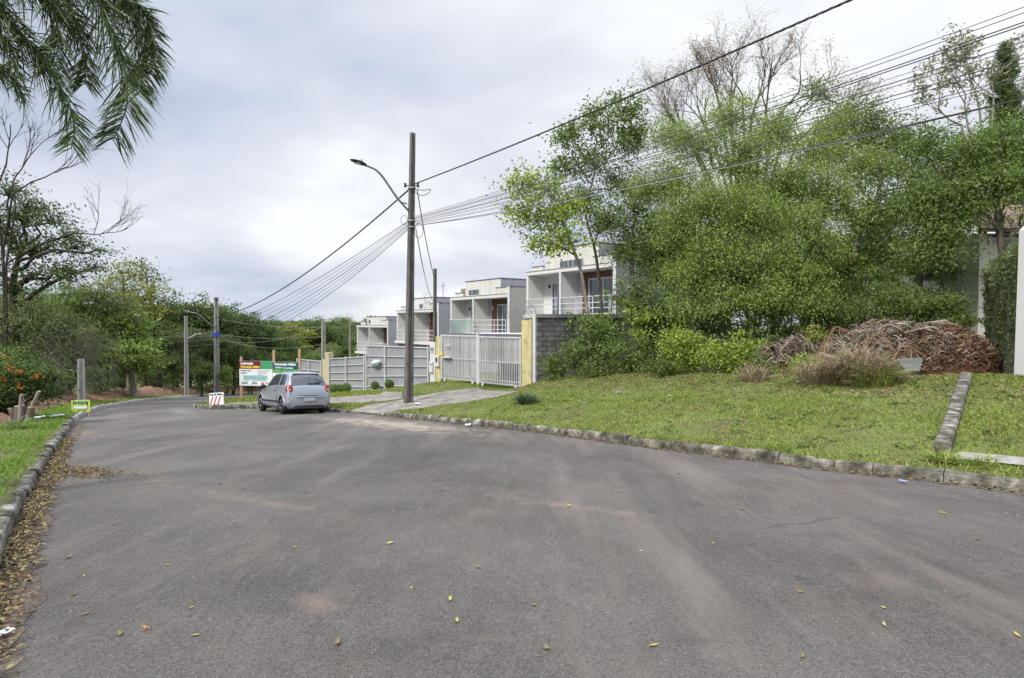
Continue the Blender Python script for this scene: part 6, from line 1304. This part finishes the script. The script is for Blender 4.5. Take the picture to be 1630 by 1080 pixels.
LAB = {0: 'dark evergreen tree in the wood behind the far bend', 1: 'mid green tree in the wood behind the far bend', 2: 'olive green tree in the wood behind the far bend', 3: 'yellowish green tree in the wood behind the far bend'}
FT = [(210,520,56,0),(245,482,60,1),(280,478,58,0),(318,480,60,0),(345,483,62,1),(378,494,64,0),(405,508,66,0),(300,520,52,2),(340,530,54,0),(370,540,56,0),(262,540,50,0),(425,525,68,1),(395,545,60,0),
      (230,560,46,2),(275,565,46,0),(320,575,48,0),(360,580,50,1),(400,575,54,0),(440,560,60,0),(180,500,54,1),(150,480,50,2),(110,470,46,0),(60,470,44,2),(20,470,42,0),(-20,470,42,1),(445,525,74,0),(470,540,80,0),(500,560,70,1),(465,575,66,0)]
for (u, v, Y, k) in FT: place_forest(u, v, Y, k, ('tall ' if v < 500 else 'mid-height ' if v < 541 else 'low ' if v < 566 else 'front-row low ')+KC[k]+' tree of the wood, '+where(u), GA, random.uniform(.8, 1.05))
GB = 'trees of the distant wood left of the houses'
LB = {0: 'distant dark tree left of the houses', 1: 'distant mid green tree left of the houses', 2: 'distant olive tree left of the houses', 3: 'distant yellowish tree above the billboard'}
for (u, v, Y, k) in [(455,512,100,3),(475,508,104,2),(492,506,106,1),(505,512,104,0),(522,522,110,0),(540,526,112,1),(556,522,112,0),(570,528,108,2),(585,530,110,1),(605,532,115,0),(440,530,96,0),(462,540,92,3),(530,545,98,1),(555,548,98,0),(515,550,92,2),(575,550,96,1),(630,530,118,1),(660,530,120,0),(690,530,120,1),(720,530,120,0)]:
    place_forest(u, v, Y, k, 'distant '+('high-topped ' if v < 525 else 'mid-height ' if v < 542 else 'lower ')+KC[k]+' tree '+where(u), GB, random.uniform(1., 1.3))
GC = 'trees on the far ridge'
gf = np.random.default_rng(77)
for i in range(29):
    Y = gf.uniform(150, 230); u = -60+i*24+gf.uniform(-8, 8); place_forest(u, gf.uniform(503, 512) if u < 700 else 512, Y, i % 3, ('small dark','small mid green','small olive')[i % 3]+' far tree on the horizon ridge, '+where(u), GC, 1.6)
# two pale dead trunks in the distant wood
for i, (u, v) in enumerate([(557,505),(585,520)]):
    bare_tree('dead_tree', ['bare pale dead tree poking above the distant wood','second bare dead tree in the distant wood, nearer the houses'][i], [([A3(u,v+30,88), A3(u,v+15,88)], (0, 0, 1), 1.1, .09, 2, .6, .1, (2, 3))], 60+i, M['bark_pale'], base=G(u, 88))
# the named trees of the left side
g0 = G(212, 37)
tree('round_tree', 'dome-shaped tree with layered yellow-green foliage on the far left bend', 'tree', g0, [at(212,615,37), at(208,590,37), at(200,565,37)],
     [B(190,545,37,30,40,.6), B(165,560,37,26,30,.6), B(215,555,37,24,30,.7), B(190,520,37,30,46,.6), B(175,575,37,28,30,.6), B(222,580,37,18,16,.8), B(200,565,36,34,40,.7)], (.30,.11), M['leaf_lime'], M['bark_pale'], r0=.2, per=66, sig=.45, seed=301, flat_=.3, shell=.4)
g0 = G(205, 46)
tree('yellow_green_tree', 'open yellow-green tree standing above the round one', 'tree', g0, [at(205,560,46), at(198,500,46), at(196,450,46)],
     [B(192,430,46,20,14), B(182,460,46,26,20), B(205,475,46,28,26), B(225,490,46,26,22), B(185,495,46,28,26), B(215,440,46,20,10), B(238,465,46,20,12)], (.30,.12), M['leaf_yellow'], M['bark'], r0=.2, per=26, sig=.55, seed=302, flat_=.5, shell=.3)
g0 = G(255, 48)
tree('dark_open_tree', 'dark open-crowned tree right of the yellow-green one', 'tree', g0, [at(250,560,48), at(246,510,48), at(240,470,48)],
     [B(228,430,48,20,10), B(245,455,48,20,12), B(262,478,48,20,14), B(275,498,48,20,14), B(240,490,48,24,18)], (.26,.10), M['leaf_dark'], M['bark_dark'], r0=.18, per=24, sig=.5, seed=303, shell=.3)
g0 = G(22, 27)
tree('spreading_tree', 'big dark spreading tree with sky showing through, at the left edge', 'tree', g0, [at(28,560,27), at(22,500,27), at(20,450,27), at(30,410,27)],
     [B(u_,v_,27,r_,n_,.75) for u_,v_,r_,n_ in ((15,300,24,22),(45,325,26,26),(-15,345,34,36),(85,350,24,24),(110,375,20,18),(10,370,36,44),(65,395,34,40),(125,395,22,22),(105,430,30,34),(150,425,18,14),(-20,420,38,40),(55,440,28,26),(35,345,26,30),(165,400,12,8),(20,455,30,26))], (.19,.07), M['leaf_dark'], M['bark_dark'], r0=.2, per=20, sig=.36, seed=304, flat_=.5, shell=.1, twigs=1., twr=.016)
st_ = [([A3(10,420,26), A3(25,330,26), A3(20,290,26)], (.5, 0, .6), 1.7, .03, 3, .38, .16, (3, 4)), ([A3(10,420,26), A3(60,390,26), A3(115,372,26)], (1, 0, .25), 1.5, .03, 3, .35, .12, (3, 4)), ([A3(5,420,26), A3(-5,300,26), A3(10,262,26)], (.2, 0, 1), 1.7, .03, 3, .35, .16, (3, 4)), ([A3(5,400,26), A3(20,310,26), A3(50,290,26)], (.9, 0, .3), 1.7, .03, 3, .35, .12, (3, 4))]
bare_tree('bare_limbed_tree', 'bare dark branches reaching over the spreading tree at the left edge', st_, 35, M['bark_dark'], base=G(8, 26))
# brush at far left: olive, viny
for i, (u, v, Y, r, lab, mm, n, L_, W_) in enumerate([(20,510,22.5,50,'tangled olive brush at the left edge below the spreading tree','leaf_olive',70,.14,.05),(80,520,23.5,48,'olive brush right of the edge tangle','leaf_olive',64,.14,.05),(125,555,25,42,'greyish viny brush behind the stub pole','leaf_olive',52,.14,.04),
        (40,575,21,40,'dark shaded brush above the red earth','leaf_dark',56,.13,.05),(100,590,24.5,32,'dark shrub beside the stub pole','leaf_dark',40,.13,.05),(160,600,29,26,'dark shrub right of the stub pole','leaf_dark',32,.14,.06),(-30,560,20,60,'dark mass of leaves beyond the left frame edge','leaf_mid',60,.14,.06),(200,600,46,22,'low dark undergrowth beneath the round tree','leaf_dark',30,.18,.08),(250,600,50,24,'low undergrowth right of the round tree','leaf_mid',34,.2,.09),(170,480,34,44,'pale green bush crown below the yellow-green tree','leaf_olive',60,.18,.07),(130,470,33,44,'mid green bush crown left of the round tree','leaf_mid',60,.18,.07),(60,480,28,46,'dense green bush under the spreading tree','leaf_mid',70,.15,.06)]):
    shrub(u, v, Y+(4. if Y < 30 else 2), r, lab, M[mm], n, L_*1.1, W_*1.1, 50, seed=100+i, sig=.28, bark='bark_pale' if i in (1, 2) else 'bark_dark')
# tangle of dead vines hanging from the brush
g = np.random.default_rng(12); T = Tubes(); vb = G(115, 25.5); vz = H(*vb)
for k in range(260):
    u = g.uniform(50, 190); v = g.uniform(520, 600); Y = 25.2+g.uniform(-.8, 1.5)+(u-50)/50; a = np.array(at(u, v, Y))-np.array([*vb, vz]); ln = g.uniform(.5, 1.9); d = np.array([g.normal(0, .5), g.normal(0, .2), -g.uniform(.4, 1)]); t = np.linspace(0, 1, 6)[:, None]; P = a+d*ln*t; P[:, 0] += .3*ln*np.sin(t[:, 0]*3)*g.normal(); P[:, 2] = np.maximum(P[:, 2], -.2)
    T.add(P, np.linspace(.009, .004, 6), 3)
e = empty('dead_vines', (*vb, vz), 0, 'tangle of pale dead vines hanging behind the stub pole', 'vines'); T.build('stems', M['bark'], e)
# flowering bush with sawn stump
x_, y_, z_ = hit(30, 668); g0 = (x_, y_+.3)
fb = tree('flowering_shrub', 'dark shrub with orange flowers over a sawn stump at the left edge', 'shrub', g0, [at(34,640,y_+.3), at(30,610,y_+.3)], [B(10,600,y_,30,26), B(50,600,y_+.3,30,26), B(20,640,y_+.6,26,22), B(70,625,y_+.6,22,16), B(-10,630,y_,30,22), B(90,600,y_+1,20,12)], (.13,.05), M['leaf_dark'], M['bark_dark'], r0=.09, per=42, sig=.2, seed=305, shell=.2)
g = np.random.default_rng(8); P = np.vstack([np.array(at(u, v, y_-.45))+g.normal(0, .05, (14, 3)) for (u, v) in [(3,605),(28,592),(31,615),(15,586),(60,600),(8,570)]]); poly_mesh('flower_heads', leaf_quads(P, .07, .04, g)-np.array(fb.location), 4, M['flower'], fb)
x_, y_, z_ = hit(33, 672); e = empty('tree_stump', (x_, y_, z_), 0, 'sawn pale stump with several cut stems at the left edge', 'stump')
for i, (dx, dy, hh, r, lx) in enumerate([(0,0,.42,.13,-.02),(.2,.05,.38,.10,.05),(-.17,.0,.36,.08,-.08),(.08,-.1,.7,.04,.02),(.26,.05,.8,.045,.2),(-.02,.1,.72,.045,-.02)]):
    T = Tubes(); T.add([[dx*.6, dy, -.15], [dx, dy, hh*.5], [dx+lx, dy, hh]], [r*1.3, r, r*.9], 9); T.build('cut_stem', M['bark_pale'] if i > 2 else M['bark'], e); mb = MB(); mb.tube([(dx+lx, dy, hh-.01), (dx+lx*1.02, dy, hh+.01)], r*.88, 9); mb.build('cut_face', M['timber_post'], e)
x_, y_, z_ = hit(25, 682); o = tuft('grass_tuft', (x_, y_), 60, .5, .6, M['leaf_mid'], .03, .9, 140); tag(o, 'arching palm-like tuft before the stump at left', 'grass tuft')

# ================================================================ PALM (top left, trunk outside the frame)
def palm():
    g = np.random.default_rng(61); Y = 6.6; bx_, by_ = -6.7, 6.9; zb = H(bx_, by_); c = np.array([-5.75, 6.5, 6.15]); e = empty('palm_tree', (bx_, by_, zb), 0, 'palm tree whose drooping feathery fronds hang into the top left corner', 'palm'); o = np.array([bx_, by_, zb])
    T = Tubes(); T.add([[0, 0, -.3], [.1, 0, 2], (c-o)*np.array([.9, .9, .8]), c-o], [.20, .16, .15, .12], 12); T.build('trunk', M['bark'], e)
    fr = [ # three pixel waypoints at a depth, leaflet length, count
        ([(147,-30),(172,42),(192,85),(203,130),(202,175),(180,225)], 6.3, .56, 230),
        ([(-25,-5),(36,55),(83,117),(111,167),(120,205),(113,238)], 6.0, .46, 220),
        ([(70,-40),(105,5),(125,50),(138,95),(135,135)], 6.8, .50, 160),
        ([(-60,60),(-10,100),(25,128),(40,160)], 6.5, .44, 130),
        ([(10,-60),(60,-30),(90,20),(95,70),(80,110)], 6.2, .5, 170),
        ([(-70,0),(-20,30),(20,80),(30,120)], 5.9, .44, 150),
        ([(100,-60),(185,-30),(232,20),(248,80),(240,120)], 6.7, .46, 200),
        ([(150,-40),(195,0),(222,50),(230,100),(222,150)], 6.9, .48, 200),
        ([(-60,-80),(10,-70),(60,-60),(110,-10)], 7.2, .5, 150),
        ([(-120,-60),(-100,60),(-90,160)], 6.6, .5, 120)]
    for i, (px, Yf, LL, n) in enumerate(fr):
        P = [c]+[np.array(at(u, v, Yf)) for u, v in px]; P = np.array(P); s = np.linspace(0, len(P)-1, 50); P = np.stack([np.interp(s, range(len(P)), P[:, k]) for k in range(3)], 1)
        for _ in range(6): P[1:-1] = (P[:-2]+2*P[1:-1]+P[2:])/4
        Lc_ = np.concatenate([[0], np.cumsum(np.linalg.norm(np.diff(P, axis=0), axis=1))]); mb = MB(); mb.tube(P-o, np.linspace(.022, .004, 50), 5); ra = mb.build('frond', M['leaf_palm'], e, True); Q_ = []
        for k in range(int(n*2.3)):
            t = g.uniform(.16, 1)*Lc_[-1]; p = np.array([np.interp(t, Lc_, P[:, q_]) for q_ in range(3)]); p2 = np.array([np.interp(t+.05, Lc_, P[:, q_]) for q_ in range(3)]); d = p2-p
            if np.linalg.norm(d) < 1e-3: d = P[-1]-P[-4]
            d /= np.linalg.norm(d)+1e-9; side = np.cross(d, [0, .35, 1]); side /= np.linalg.norm(side); side = side*(1 if k % 2 else -1); nn = np.cross(side, d); v_ = d*g.uniform(.45, .9)+side*g.uniform(.6, 1.)+nn*g.normal(0, .45); v_ /= np.linalg.norm(v_)
            f = t/Lc_[-1]; l_ = LL*(1-.55*max(0, f-.55)/.45)*g.uniform(.75, 1.1); w_ = np.cross(v_, g.normal(size=3)); w_ /= np.linalg.norm(w_); wd = .014*g.uniform(.7, 1.2); tt = np.array([0, .35, .7, 1.])
            R_ = p+v_*(l_*tt)[:, None]+np.array([0, 0, -1.])*(l_*.26*tt**2)[:, None]; ww = wd*np.array([.6, 1, .7, .06]); a_ = R_-w_*ww[:, None]/2; b_ = R_+w_*ww[:, None]/2
            Q_.append(np.vstack([a_, b_[::-1]]))
        poly_mesh('leaflets', np.array(Q_)-o.astype(np.float32), 8, M['leaf_palm'], ra)
palm()
print('leaves', NL[0])
